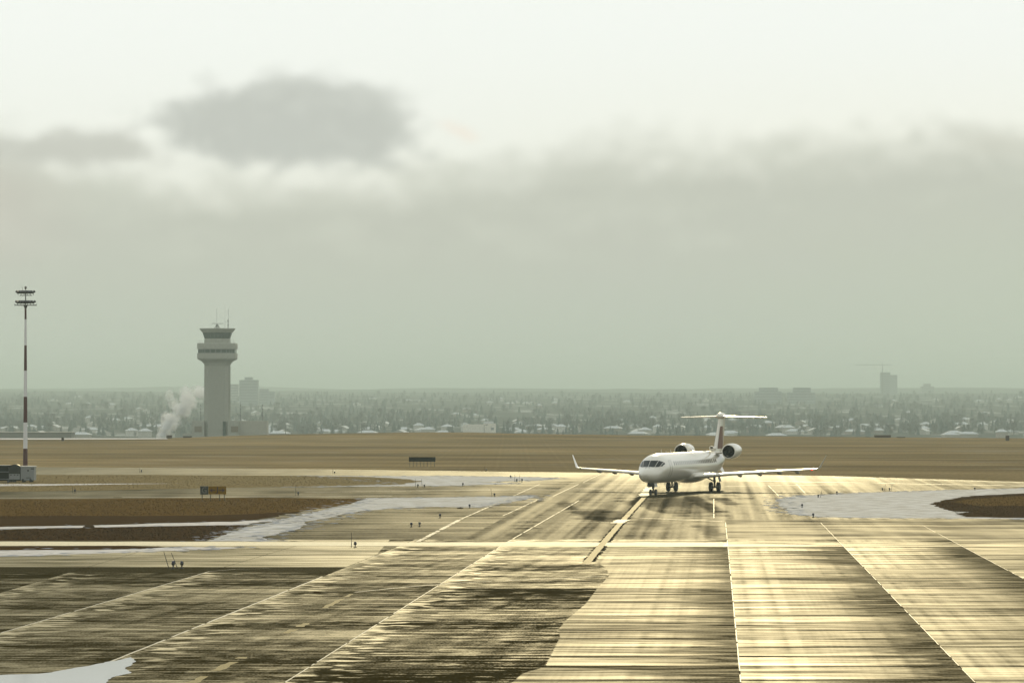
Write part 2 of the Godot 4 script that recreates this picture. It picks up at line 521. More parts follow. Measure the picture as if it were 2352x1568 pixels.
func build_pavement() -> void:
	joints = [line_of(0, 1362, 115, 1328), line_of(0, 1455, 480, 1313), line_of(205, 1540, 740, 1325), line_of(655, 1568, 1165, 1245), line_of(1702, 1568, 1667, 1200), line_of(2240, 1568, 1885, 1200), line_of(2352, 1330, 2120, 1207)]
	for p in [[1120, 1600], [1180, 1566], [1200, 1548], [1252, 1532], [1268, 1500], [1286, 1465], [1282, 1448], [1300, 1425], [1345, 1388], [1372, 1352], [1400, 1322], [1392, 1304], [1375, 1295], [1350, 1293], [1362, 1280], [1400, 1245], [1430, 1215]]:
		var g := gp(p[0], p[1])
		wet_edge.append([-g.z, g.x])
	rows.append(NEAR.position.y)                # the cross joints, every six metres or so
	while rows[-1] < NEAR.end.y - 7.0: rows.append(rows[-1] + rng.randf_range(5.0, 6.9))
	rows.append(NEAR.end.y)
	var W := 2048
	var H := 1024
	var grain := bytes_of(41, 0.35, 2, W, H, W, H)
	var streak := bytes_of(42, 0.13, 3, 96, H, W, H)
	var lines := bytes_of(43, 0.22, 2, 20, H, W, H)
	var blot := bytes_of(44, 0.045, 3, 110, 460, W, H)
	var spots := bytes_of(45, 0.11, 2, 340, H, W, H)
	var b := PackedFloat32Array()
	b.resize(W * H)
	var lane := PackedFloat32Array()
	for k in 64: lane.append(0.5 + 0.5 * sin(k * 1.7) * cos(k * 0.61 + 1.0))
	var tyre0 := bytes_of(46, 0.05, 3, W, 24, W, H)
	var tyre1 := bytes_of(47, 0.03, 2, W, 1, W, 1)
	var row := 0
	for j in H:
		var d := NEAR.position.y + (j + 0.5) / H * NEAR.size.y
		var jx := PackedFloat32Array()
		for l in joints: jx.append(line_x(l, d))
		jx.append(jx[-1] + 12.0)
		while row < rows.size() - 2 and d > rows[row + 1]: row += 1
		var wx := along(wet_edge, d)
		var shoulder := d > 211.0
		var band_at := ss(248.5, 250.0, d) * (1.0 - ss(256.5, 257.5, d))
		for i in W:
			var x := NEAR.position.x + (i + 0.5) / W * NEAR.size.x
			var o := j * W + i
			var g := grain[o] / 255.0 - 0.5
			var s := streak[o] / 255.0 - 0.5
			var ln := lines[o] / 255.0 - 0.5
			var bl := blot[o] / 255.0 - 0.5
			var sp := spots[o] / 255.0 - 0.5
			var k := 0
			while k < 7 and x > jx[k]: k += 1
			var t := 0.5
			var from := 3.0
			if k > 0:
				t = (x - jx[k - 1]) / (jx[k] - jx[k - 1])
				from = x - jx[k - 1]
			var f := 0.0
			var lo: float = d - rows[row]                # how far into this slab
			var hash0: float = lane[(row * 7 + k * 13) & 63]
			var hash1: float = lane[(row * 11 + k * 5 + 3) & 63]
			var gap: float = exp(-lo * lo * 5.0) + exp(-(rows[row + 1] - d) * (rows[row + 1] - d) * 9.0)
			if x > wx:
				# standing film of water: drying to the right of each lane and along the slab joints
				if k == 4: t = clampf((x - wx) / (jx[4] - wx), 0.0, 1.0) * 0.9
				f = 0.35 - 0.11 * t * t + 0.48 * s + 0.52 * ln + 0.30 * bl + 0.20 * (hash0 - 0.5)
				f -= 0.40 * ss(0.66, 1.06, t + 0.85 * s + 0.70 * ln + 0.34 * (hash1 - 0.5))
				f -= gap * (0.16 + 0.34 * ss(-0.12, 0.12, s + 0.5 * (hash1 - 0.5)) * (0.5 + t))
				f += 0.30 * exp(-pow((lo - 1.1) / 0.55, 2.0)) * ss(0.45, 0.8, hash1) * (1.0 - 0.5 * t)
				f -= 0.22 * ss(0.12, 0.22, ln)
				f += 0.22 * (tyre1[mini(W - 1, int(from * 60.0) + 290 * k)] / 255.0 - 0.5) * (1.0 - 0.4 * t) * ss(-0.35, 0.25, bl)
				f = maxf(f, 0.05 + 0.3 * s)
			else:
				f = (0.14 if k == 4 and d < 222.0 else 0.235) + 0.24 * s + 0.66 * bl + 0.26 * ln + 0.34 * g + 0.10 * ss(-8.0, 6.0, x) + 0.22 * (hash0 - 0.5)
				f -= 0.40 * ss(0.04, 0.20, ln + 0.35 * bl + 0.30 * (hash1 - 0.5) + 0.10 * (t - 0.5))
				f += 0.95 * ss(0.08, 0.22, sp + 0.25 * s) * (1.0 - ss(0.3, 2.4, from) * 0.75)
				f += 0.36 * ss(0.45, 0.0, from + 1.4 * s) if k > 0 else 0.0
				f += 0.20 * (tyre0[j * W + ((i - int(0.9 * (d - 100.0) / NEAR.size.x * W * 0.11) + W * 4) % W)] / 255.0 - 0.5)
				if k == 0: f -= 0.15
				if k == 4 and d < 222.0: f -= 0.10 * ss(8.0, 1.0, wx - x)
				if shoulder and x < line_x(joints[2], minf(d, 235.0)) + 0.0:
					f = 0.52 + 0.9 * ln + 0.6 * s + 0.7 * bl + 0.2 * g
					if d < 218.0: f = 0.02 + 0.2 * g
			f += 0.10 * g
			f = lerpf(f, (0.42 if x > jx[4] else 0.66) + 0.3 * s + 0.4 * bl + 0.2 * g, band_at * ss(-0.32, 0.0, s + 0.6 * bl))
			b[o] = f
	M.near_wet = wet_material(b, W, H, Color(0.028, 0.021, 0.005), Color(0.125, 0.102, 0.014), 0.82, 0.48)
	# ---- further out
	H = 512
	grain = bytes_of(51, 0.30, 2, W, H, W, H)
	streak = bytes_of(52, 0.12, 3, 120, H, W, H)
	lines = bytes_of(53, 0.20, 2, 14, H, W, H)
	blot = bytes_of(54, 0.035, 4, 400, 64, W, H)
	var tyre := bytes_of(55, 0.05, 3, W, 16, W, H)
	var VPX := 0.0484
	var dark_patches := []                            # darker patches with a thinner water film
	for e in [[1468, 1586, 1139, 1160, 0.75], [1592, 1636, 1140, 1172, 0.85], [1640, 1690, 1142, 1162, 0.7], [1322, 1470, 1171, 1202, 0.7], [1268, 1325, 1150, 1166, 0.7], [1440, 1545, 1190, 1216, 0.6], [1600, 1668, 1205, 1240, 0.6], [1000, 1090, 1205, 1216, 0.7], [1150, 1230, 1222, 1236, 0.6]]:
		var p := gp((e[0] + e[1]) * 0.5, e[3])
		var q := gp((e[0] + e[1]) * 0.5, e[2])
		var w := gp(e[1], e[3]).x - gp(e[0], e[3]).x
		dark_patches.append([(p.x + q.x) * 0.5, -(p.z + q.z) * 0.5, w * 0.55, (p.z - q.z) * 0.6, e[4]])
	for n in [0]:
		b = PackedFloat32Array()
		b.resize(W * H)
	for j in H:
		var d := FAR.position.y + (j + 0.5) / H * FAR.size.y
		var shift := int((VPX * (d - 262.0)) / FAR.size.x * W)
		var wx := along(wet_edge, d)
		var lx := line_x(joints[3], d)
		var rx := line_x(joints[4], d)
		for i in W:
			var x := FAR.position.x + (i + 0.5) / W * FAR.size.x
			var o := j * W + i
			var g := grain[o] / 255.0 - 0.5
			var s := streak[o] / 255.0 - 0.5
			var ln := lines[o] / 255.0 - 0.5
			var bl := blot[o] / 255.0 - 0.5
			var ty := tyre[j * W + ((i - shift + W) % W)] / 255.0 - 0.5
			var f := 0.36 + 0.42 * bl + 0.46 * ty + 0.22 * s + 0.2 * g
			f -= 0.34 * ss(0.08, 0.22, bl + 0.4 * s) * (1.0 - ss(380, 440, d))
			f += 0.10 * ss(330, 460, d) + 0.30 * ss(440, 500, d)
			for e in dark_patches:
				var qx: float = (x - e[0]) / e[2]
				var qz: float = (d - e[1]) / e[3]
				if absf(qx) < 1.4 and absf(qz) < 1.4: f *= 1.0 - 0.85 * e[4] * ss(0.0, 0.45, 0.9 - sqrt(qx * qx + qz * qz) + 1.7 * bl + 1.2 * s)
			if x > rx and d < 306.0:
				f = 0.40 + 0.5 * s + 0.45 * ln + 0.3 * bl + 0.1 * ty - 0.22 * ss(288, 304, d)
			if x < lx - 3.0:
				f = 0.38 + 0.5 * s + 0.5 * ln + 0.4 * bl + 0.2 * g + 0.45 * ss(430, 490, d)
			b[o] = f
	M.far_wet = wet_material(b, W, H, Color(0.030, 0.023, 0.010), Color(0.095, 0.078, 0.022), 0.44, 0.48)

	# the apron: one slab for every lane between two joints
	var apron := Node3D.new()
	apron.name = "apron"
	add_child(apron)
	apron.set_meta("kind", "structure")
	for k in joints.size() + 1:
		for r in rows.size() - 1:
			var d0: float = rows[r] + 0.02
			var d1: float = rows[r + 1] - 0.02
			var q := []
			for d in [d0, d1]:
				q.append(clampf(line_x(joints[k - 1], d) + 0.02, -36.0, 36.0) if k > 0 else -36.0)
				q.append(clampf(line_x(joints[k], d) - 0.02, -36.0, 36.0) if k < joints.size() else 36.0)
			if q[1] - q[0] < 0.2 or q[3] - q[2] < 0.2: continue
			sheet("concrete_slab", PackedVector2Array([Vector2(q[0], -d0), Vector2(q[1], -d0), Vector2(q[3], -d1), Vector2(q[2], -d1)]), 0.02, M.near_wet, NEAR, apron)
	var base := PackedVector2Array([Vector2(-36, -99.5), Vector2(36, -99.5), Vector2(36, -262), Vector2(-36, -262)])
	sheet("joint_filler", base, 0.012, M.crack, Rect2(), apron)
	# the taxiways beyond
	var left := -80.0
	var poly := PackedVector2Array([Vector2(left, -262), Vector2(80, -262)])
	for p in [[3100, 1119], [2352, 1106.5], [1900, 1093], [1500, 1087], [1176, 1083.5], [700, 1077], [300, 1074], [0, 1072.5], [-200, 1071.5]]:
		var g := gp(p[0], p[1])
		poly.append(Vector2(clampf(g.x, -80, 80), g.z))
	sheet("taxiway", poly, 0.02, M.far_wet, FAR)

func strip(called: String, pts: Array, width: float, h: float, mt: Material, worn := 0.3) -> MeshInstance3D:
	# a band of paint, ice, sealant or painted glare along a line: its edges are ragged and here and there it is worn away
	var w := []
	for i in pts.size() - 1:
		var a := gp(pts[i][0], pts[i][1])
		var b := gp(pts[i + 1][0], pts[i + 1][1])
		var n := maxi(2, int(a.distance_to(b) / 0.9))
		for k in n: w.append(a.lerp(b, k / float(n)))
	w.append(gp(pts[-1][0], pts[-1][1]))
	var st := mb()
	var last := []
	for i in w.size():
		var dir: Vector3 = (w[mini(i + 1, w.size() - 1)] - w[maxi(i - 1, 0)]).normalized()
		var across := Vector3(-dir.z, 0, dir.x) * width * 0.5
		var l := 1.0 + worn * rng.randf_range(-1.0, 0.7)
		var r := 1.0 + worn * rng.randf_range(-1.0, 0.7)
		var p: Vector3 = w[i] + Vector3(0, h, 0)
		var now := [p - across * l, p + across * r]
		var gone := na.get_noise_2d(p.x * 0.23 + width * 50.0, p.z * 0.23) < -0.62 + worn * 0.9
		if last and not gone: quad(st, last[0], last[1], now[1], now[0])
		last = now
	var o := obj(called, st, mt)
	o.set_meta("kind", "structure")
	return o

var snow_rims := []

func build_islands() -> void:
	# grass and soil lying between the taxiways, and snow left on the shoulders
	sheet("snow", outline([[470, 1243.5], [560, 1214], [640, 1194], [740, 1172], [800, 1160], [840, 1144.5], [1000, 1143], [1130, 1141], [1235, 1138], [1215, 1146], [1150, 1157], [1100, 1166], [1000, 1164], [900, 1168], [800, 1178], [760, 1188], [700, 1200], [690, 1214], [640, 1226], [600, 1236], [640, 1243.5]], 1.2, 0.35), 0.026, M.old_snow)
	sheet("snow", outline([[700, 1092.5], [860, 1094], [1000, 1093], [1180, 1095], [1290, 1098], [1230, 1104], [1100, 1107], [1190, 1111], [1050, 1116], [900, 1117], [640, 1119], [930, 1112]], 1.2, 0.35), 0.026, M.old_snow)
	sheet("snow", outline([[1783, 1150], [1800, 1143], [1832, 1139], [1960, 1133], [2100, 1128], [2352, 1121.5], [2700, 1117], [2700, 1194], [2352, 1192.5], [2200, 1191], [2000, 1190], [1880, 1188], [1815, 1180], [1798, 1168], [1790, 1158]], 1.2, 0.35), 0.026, M.old_snow)
	sheet("snow", outline([[-90, 1262], [150, 1261], [300, 1260], [420, 1257], [560, 1258], [420, 1265], [250, 1271], [100, 1276], [-90, 1281]], 1.2, 0.5), 0.026, M.snow)
	sheet("grass", outline([[-200, 1147], [150, 1146.5], [400, 1144.5], [600, 1144], [838, 1146], [800, 1158], [740, 1168], [640, 1181], [500, 1188], [300, 1190], [150, 1189], [-200, 1195]], 1.5, 0.35), 0.034, M.dry_grass)
	sheet("soil", outline([[-200, 1188], [150, 1185], [300, 1186], [500, 1184], [640, 1178], [690, 1176], [600, 1192], [560, 1198], [400, 1202], [200, 1208], [-200, 1213]], 1.2, 0.6), 0.040, M.dark_soil)
	sheet("soil", outline([[-200, 1221], [0, 1217.5], [200, 1213], [400, 1209], [520, 1206], [566, 1207], [520, 1222], [476, 1243], [300, 1243], [-200, 1243]], 1.2, 0.4), 0.034, M.dark_soil)
	sheet("soil", outline([[-200, 1255], [0, 1255.5], [150, 1254.5], [280, 1254], [380, 1258], [300, 1262], [150, 1264], [-200, 1266]], 1.0, 0.5), 0.034, M.dark_soil)
	sheet("snow", outline([[-200, 1213], [0, 1211], [150, 1208.5], [330, 1203], [560, 1197], [640, 1194], [560, 1206], [330, 1210], [150, 1213], [-200, 1221]], 1.2, 0.4), 0.037, M.snow)
	sheet("grass", outline([[-400, 1089], [0, 1090.5], [350, 1091], [700, 1093], [860, 1096], [940, 1101], [968, 1106], [920, 1113], [760, 1117], [500, 1121], [200, 1127], [-400, 1136]], 2.0, 0.6), 0.034, M.field_grass)
	sheet("snow", outline([[-200, 1112], [0, 1112], [120, 1112], [260, 1111.2], [400, 1111], [260, 1113], [100, 1116], [-200, 1118]], 2.0, 0.4), 0.040, M.snow)
	sheet("snow", outline([[-300, 1006.4], [100, 1006.6], [380, 1006.6], [385, 1008.6], [100, 1009.6], [-300, 1010.0]], 8.0, 1.0), 0.05, M.snow)
	var pool := mat(lin(0.02, 0.022, 0.02), 0.07)
	sheet("water", outline([[-120, 1560], [0, 1552], [90, 1549], [150, 1540], [240, 1524], [300, 1511], [312, 1520], [285, 1534], [300, 1545], [255, 1560], [235, 1585], [-120, 1600]], 0.3, 0.12), 0.031, pool)
	sheet("soil", outline([[2140, 1158], [2170, 1149], [2235, 1139], [2352, 1133.5], [2700, 1131], [2700, 1192], [2300, 1189.5], [2215, 1188], [2195, 1180], [2230, 1176.5], [2190, 1175], [2160, 1167]], 1.5, 0.4), 0.034, M.dark_soil)
	# crumbs of snow left along the edges of the patches, and grit on them
	var crumb := mb()
	crumb.set_smooth_group(1)
	for k in 7:
		var a := TAU * k / 7.0
		var b := TAU * (k + 1) / 7.0
		var ra := 1.0 + 0.3 * sin(k * 2.3)
		var rb := 1.0 + 0.3 * sin(((k + 1) % 7) * 2.3)
		tri(crumb, Vector3(cos(a) * ra, 0, -sin(a) * ra), Vector3(cos(b) * rb, 0, -sin(b) * rb), Vector3(0, 0.22, 0))
	crumb.generate_normals()
	var cm := crumb.commit()
	var bits := mat(Color.WHITE, 0.9)
	bits.vertex_color_use_as_albedo = true
	bits.specular_mode = BaseMaterial3D.SPECULAR_DISABLED
	var list0 := []
	for rim in snow_rims:
		for i in rim.size():
			var a: Vector2 = rim[i]
			if a.y > -100.0 or absf(a.x) > absf(a.y) * 0.14 or a.y < -560.0: continue
			for q in 3:
				var off := Vector2(rng.randfn() * 0.8, rng.randfn() * 1.1)
				var s := rng.randf_range(0.05, 0.26)
				var grit := rng.randf() < 0.28
				var tone := Color(0.05, 0.045, 0.035) if grit else Color(0.30, 0.31, 0.33) * rng.randf_range(0.8, 1.2)
				if grit: s *= 0.6
				list0.append([Transform3D(Basis(Vector3.UP, rng.randf() * TAU).scaled(Vector3(s * 1.6, s * 0.5, s * 1.6)), Vector3(a.x + off.x, 0.03, a.y + off.y)), tone])
	scatter("snow_crumbs", cm, bits, list0)
	sheet("grass", outline([[2185, 1153], [2240, 1146], [2330, 1140], [2700, 1137], [2700, 1163], [2420, 1166], [2320, 1162], [2250, 1163], [2215, 1158]], 1.2, 0.9), 0.040, M.dry_grass)
	# tufts of dead grass on the islands
	var tuft := mb()
	for k in 7:
		var a := rng.randf() * TAU
		var lean := Vector3(cos(a), 0, sin(a)) * rng.randf_range(0.15, 0.5)
		var side := Vector3(-sin(a), 0, cos(a)) * 0.06
		var foot := Vector3(rng.randf_range(-0.3, 0.3), 0, rng.randf_range(-0.3, 0.3))
		tri(tuft, foot - side, foot + side, foot + lean + Vector3(0, rng.randf_range(0.6, 1.0), 0))
	tuft.generate_normals()
	var tm := tuft.commit()
	var gm := mat(Color.WHITE, 0.95)
	gm.vertex_color_use_as_albedo = true
	gm.specular_mode = BaseMaterial3D.SPECULAR_DISABLED
	for patch in [["dead_grass", [[0, 1150], [600, 1147], [830, 1147], [640, 1179], [0, 1192]], 7000, Color(0.13, 0.075, 0.025)], ["dead_grass", [[0, 1219], [540, 1208], [476, 1242], [0, 1242]], 2500, Color(0.05, 0.03, 0.015)], ["dead_grass", [[2150, 1158], [2240, 1140], [2400, 1134], [2400, 1189], [2210, 1186]], 2500, Color(0.07, 0.042, 0.018)], ["dead_grass", [[-50, 1092], [700, 1094], [950, 1104], [700, 1116], [-50, 1131]], 6000, Color(0.19, 0.14, 0.065)]]:
		var poly := outline(patch[1], 50.0)
		var lo := poly[0]
		var hi := poly[0]
		for p in poly:
			lo = lo.min(p)
			hi = hi.max(p)
		var list := []
		while list.size() < patch[2]:
			var p := Vector2(rng.randf_range(lo.x, hi.x), rng.randf_range(lo.y, hi.y))
			if Geometry2D.is_point_in_polygon(p, poly):
				var s := rng.randf_range(0.05, 0.13)
				list.append([Transform3D(Basis(Vector3.UP, rng.randf() * TAU).scaled(Vector3(s, s * rng.randf_range(0.6, 1.1), s)), Vector3(p.x, 0.034, p.y)), patch[3] * 0.6 * rng.randf_range(0.75, 1.25) * (1.0 + 0.6 * na.get_noise_2d(p.x * 0.12, p.y * 0.05))])
		scatter(patch[0], tm, gm, list)

func scatter(called: String, mesh: Mesh, mt: Material, list: Array, parent: Node = self) -> MultiMeshInstance3D:
	var mm := MultiMesh.new()
	mm.transform_format = MultiMesh.TRANSFORM_3D
	mm.use_colors = true
	mm.mesh = mesh
	mm.instance_count = list.size()
	for i in list.size():
		mm.set_instance_transform(i, list[i][0])
		mm.set_instance_color(i, list[i][1])
	var o := MultiMeshInstance3D.new()
	o.multimesh = mm
	o.material_override = mt
	o.name = numbered(called)
	parent.add_child(o, true)
	o.set_meta("kind", "stuff")
	return o

func build_markings() -> void:
	# the yellow line that the aircraft follows, in its dark border
	strip("line_border", [[1352, 1291], [1425, 1203], [1482, 1140]], 0.72, 0.024, M.crack)
	strip("taxi_line", [[1347, 1294], [1425, 1202], [1487, 1135], [1520, 1098]], 0.42, 0.030, M.yellow_line, 0.15)
	strip("glare_bar", [[1418, 1202], [1431, 1194]], 1.0, 0.034, M.pale_line)  # bright wet patch, its glare put into the pale colour
	strip("glare_bar", [[1478, 1140], [1495, 1118]], 1.0, 0.034, M.pale_line)  # wet reflection by the nose wheel, painted as a pale strip
	strip("taxi_line", [[436, 1572], [560, 1510]], 0.34, 0.026, M.yellow_line, 0.5)
	strip("taxi_line", [[648, 1459], [704, 1432]], 0.36, 0.026, M.yellow_line, 0.5)
	strip("taxi_line", [[735, 1402], [815, 1361]], 0.26, 0.026, M.yellow_line, 0.5)
	strip("joint_line", [[815, 1361], [930, 1349], [1060, 1339], [1230, 1331], [1392, 1324]], 0.16, 0.026, M.pale_line)
	strip("joint_line", [[838, 1280], [950, 1270], [1110, 1263]], 0.14, 0.026, M.pale_line)
	# a pale band of frosted concrete right across, left part
	sheet("frost_band", outline([[-300, 1244.8], [400, 1245], [900, 1246], [1300, 1246.5], [1660, 1247], [1660, 1254], [1300, 1254], [900, 1254.5], [400, 1254], [-300, 1254.5]], 1.0, 0.35), 0.029, M.frosted)
	# joints of the lanes, the glare of their water put into the pale colour
	for l in [[0, 1455, 480, 1313, 0.07], [205, 1540, 740, 1325, 0.10], [655, 1568, 1165, 1245, 0.06], [1702, 1568, 1667, 1200, 0.04], [2240, 1568, 1885, 1200, 0.035], [2352, 1330, 2120, 1207, 0.035]]:
		strip("joint_line", [[l[0], l[1]], [l[2], l[3]]], l[4], 0.026, M.pale_line)
	strip("joint_line", [[480, 1313], [540, 1308], [620, 1306]], 0.07, 0.026, M.pale_line)
	for l in [[960, 1244, 1060, 1192, 0.30], [1060, 1192, 1140, 1157, 0.14], [1140, 1157, 1240, 1112, 0.10], [1155, 1185, 1235, 1148, 0.10], [1270, 1140, 1330, 1112, 0.09], [1340, 1108, 1388, 1085, 0.09], [1166, 1245, 1330, 1150, 0.10], [1640, 1190, 1640, 1146, 0.07], [1790, 1140, 1765, 1115, 0.09], [1850, 1133, 1830, 1112, 0.09]]:
		strip("joint_line", [[l[0], l[1]], [l[2], l[3]]], l[4], 0.026, M.pale_line)
	for l in [[-100, 1144.4, 260, 1143, 0.8], [280, 1142.6, 640, 1141, 0.9], [640, 1141, 900, 1139.5, 0.7], [960, 1127.5, 1400, 1124, 0.7], [700, 1131, 1470, 1119.5, 0.5], [1180, 1107, 1500, 1113, 0.5], [1520, 1119, 2000, 1112, 0.6], [1470, 1190, 1660, 1198, 0.3], [900, 1199, 1430, 1199, 0.25], [1700, 1104, 2400, 1117, 1.6], [1900, 1096, 2400, 1109.5, 1.0], [1880, 1189.6, 2420, 1193.5, 0.5]]:
		strip("edge_line", [[l[0], l[1]], [l[2], l[3]]], l[4], 0.025, M.pale_line)

# ---------------------------------------------------------------- control tower
func octagon(half: float, cut: float) -> Array:
	return [Vector2(half - cut, half), Vector2(-half + cut, half), Vector2(-half, half - cut), Vector2(-half, -half + cut), Vector2(-half + cut, -half), Vector2(half - cut, -half), Vector2(half, -half + cut), Vector2(half, half - cut)]

func prism(st: SurfaceTool, prof: Array, cut_share := 0.3, cap_low := true, cap_high := true) -> void:   # [half width, height] rings of an eight-sided shaft
	for i in prof.size() - 1:
		var a := octagon(prof[i][0], prof[i][0] * 2.0 * cut_share)
		var b := octagon(prof[i + 1][0], prof[i + 1][0] * 2.0 * cut_share)
		for k in 8:
			var n := (k + 1) % 8
			quad(st, Vector3(a[n].x, prof[i][1], a[n].y), Vector3(a[k].x, prof[i][1], a[k].y), Vector3(b[k].x, prof[i + 1][1], b[k].y), Vector3(b[n].x, prof[i + 1][1], b[n].y))
	for e in 2:
		if (e == 0 and not cap_low) or (e == 1 and not cap_high): continue
		var r: Array = prof[0] if e == 0 else prof[-1]
		var a := octagon(r[0], r[0] * 2.0 * cut_share)
		for k in range(1, 7):
			var p := Vector3(a[0].x, r[1], a[0].y)
			var q := Vector3(a[k].x, r[1], a[k].y)
			var s := Vector3(a[k + 1].x, r[1], a[k + 1].y)
			if e == 0: tri(st, p, q, s)
			else: tri(st, p, s, q)

func build_tower() -> void:
	var d := 1580.0
	var base := at(498.5, 1000, d)
	var g := ground_height(base.x, d)
	var t := thing("control_tower", "pale concrete control tower with a slanted glass cab, rising behind the grass ridge", "control tower", Vector3(base.x, 0, -d), -0.03)
	var st := mb()
	prism(st, [[4.45, g - 0.5], [4.45, 22.0]], 0.155, true, false)
	var shaft := obj("shaft", st, M.pale_concrete, t)
	for face in 4:                              # shallow ribs up the four broad faces
		var turn := Basis(Vector3.UP, face * PI * 0.5)
		for x in [-2.95, -1.0, 1.0, 2.95]:
			st = mb()
			box(st, turn * Vector3(x, (22.0 + g) * 0.5, 4.50), Vector3(0.34, 22.0 - g - 0.1, 0.16), turn)
			obj("rib", st, M.pale_concrete, shaft)
	st = mb()
	prism(st, [[4.45, 22.0], [4.8, 22.9], [5.6, 23.8], [6.9, 24.5], [7.1, 24.9], [7.1, 26.75]], 0.2)
	obj("lower_gallery", st, M.pale_concrete, t)
	st = mb()
	prism(st, [[6.75, 26.75], [6.75, 28.3]], 0.2)
	var band := obj("window_band", st, M.frame, t)
	var oc := octagon(6.75, 6.75 * 0.4)
	for k in 8:                               # each window of the band between its mullions
		var a: Vector2 = oc[(k + 1) % 8]
		var b: Vector2 = oc[k]
		var n := 4 if a.distance_to(b) > 4.5 else 3
		var out := Vector2((a + b).x, (a + b).y).normalized() * 0.06
		for i in n:
			var p := a.lerp(b, (i + 0.10) / n) + out
			var q := a.lerp(b, (i + 0.90) / n) + out
			st = mb()
			quad(st, Vector3(p.x, 26.9, p.y), Vector3(q.x, 26.9, q.y), Vector3(q.x, 28.15, q.y), Vector3(p.x, 28.15, p.y))
			obj("pane", st, M.tower_glass, band)
	st = mb()
	prism(st, [[7.1, 28.3], [7.1, 30.2], [6.9, 30.5]], 0.2)
	obj("upper_gallery", st, M.pale_concrete, t)
	st = mb()
	prism(st, [[4.7, 30.5], [4.65, 32.15]], 0.25)
	obj("cab_base", st, M.pale_concrete, t)
	st = mb()
	prism(st, [[4.55, 32.15], [5.25, 34.4]], 0.28)
	var cab := obj("cab_frame", st, M.frame, t)
	var lo := octagon(4.55, 4.55 * 0.56)
	var hi := octagon(5.25, 5.25 * 0.56)
	for k in 8:
		var n := 3
		for i in n:
			var a: Vector2 = lo[(k + 1) % 8].lerp(lo[k], (i + 0.04) / n)
			var b: Vector2 = lo[(k + 1) % 8].lerp(lo[k], (i + 0.96) / n)
			var c: Vector2 = hi[(k + 1) % 8].lerp(hi[k], (i + 0.96) / n)
			var e: Vector2 = hi[(k + 1) % 8].lerp(hi[k], (i + 0.04) / n)
			var out: Vector2 = (lo[k] + lo[(k + 1) % 8]).normalized() * 0.05
			st = mb()
			quad(st, Vector3(a.x + out.x, 32.2, a.y + out.y), Vector3(b.x + out.x, 32.2, b.y + out.y), Vector3(c.x + out.x, 34.35, c.y + out.y), Vector3(e.x + out.x, 34.35, e.y + out.y))
			obj("pane", st, M.tower_glass, cab)
	st = mb()
	prism(st, [[5.35, 34.4], [6.25, 35.5], [6.4, 35.65], [6.4, 35.95]], 0.28)
	obj("roof", st, M.pale_concrete, t)
	st = mb()                                  # scanner on its trestle
	box(st, Vector3(-0.1, 37.75, 0), Vector3(4.2, 0.16, 0.25))
	bar(st, Vector3(-0.1, 35.9, 0), Vector3(-0.1, 37.7, 0), 0.13, 0.1, 8)
	for s in [-1.0, 1.0]:
		bar(st, Vector3(s * 1.1 - 0.1, 35.9, 0.3), Vector3(s * 0.25 - 0.1, 37.2, 0), 0.12, 0.1, 6)
		bar(st, Vector3(s * 0.5 - 0.1, 35.9, -0.3), Vector3(s * 0.2 - 0.1, 37.1, 0), 0.10, 0.1, 6)
	box(st, Vector3(-0.1, 37.15, 0), Vector3(0.9, 0.4, 0.5))
	obj("radar_scanner", st, M.frame, t)
	for m in [[-0.3, 43.4, 0.05], [2.75, 44.7, 0.06], [4.05, 43.4, 0.05]]:
		st = mb()
		bar(st, Vector3(m[0], 35.9, -0.5), Vector3(m[0], m[1], -0.5), 0.07, m[2] * 0.6, 6)
		for y in [39.2, 40.9, 42.3]:
			if m[1] < 44.0: bar(st, Vector3(m[0], y, -0.5), Vector3(m[0], y + 0.55, -0.5), 0.16, 0.16, 6)
		obj("antenna", st, M.metal, t)
	st = mb()
	bar(st, Vector3(4.0, 35.9, 0.6), Vector3(4.0, 38.6, 0.6), 0.11, 0.09, 8)
	bar(st, Vector3(4.0, 38.5, 0.6), Vector3(4.0, 39.1, 0.6), 0.22, 0.2, 8)
	bar(st, Vector3(4.0, 37.0, 0.6), Vector3(4.0, 37.5, 0.6), 0.2, 0.2, 8)
	obj("beacon_post", st, M.frame, t)
	for s in [-1.0, 1.0]:                       # gallery rail
		st = mb()
		for k in 5: bar(st, Vector3(s * (5.0 + 0.45 * k), 30.5, 5.0 - 0.3 * k), Vector3(s * (5.0 + 0.45 * k), 31.2 + (0.6 if k == 4 else 0.0), 5.0 - 0.3 * k), 0.035, 0.035, 5)
		bar(st, Vector3(s * 5.0, 31.2, 5.0), Vector3(s * 6.8, 31.2, 3.8), 0.03, 0.03, 5)
		obj("railing", st, M.metal, t)
	# the low block at its foot
	st = mb()
	box(st, Vector3(-6.6, (1.8 + g) * 0.5, 1.5), Vector3(4.6, 1.8 - g, 9.0))
	box(st, Vector3(-10.5, (-2.9 + g) * 0.5, 1.5), Vector3(3.6, -2.9 - g, 8.0))
	obj("wing", st, M.pale_concrete, t)
	st = mb()
	box(st, Vector3(6.45, (1.8 + g) * 0.5, 1.5), Vector3(4.0, 1.8 - g, 9.0))
	obj("wing", st, M.pale_concrete, t)
	st = mb()
	box(st, Vector3(13.6, (1.75 + g) * 0.5, 0.2), Vector3(10.2, 1.75 - g, 8.0))
	obj("wing", st, textured(noise_tex(23, 0.02, 4, [[0.0, lin(0.28, 0.265, 0.215)], [1.0, lin(0.34, 0.325, 0.265)]]), 1.0 / 14.0, 0.85), t)
	var brown := mat(lin(0.12, 0.085, 0.05), 0.6)
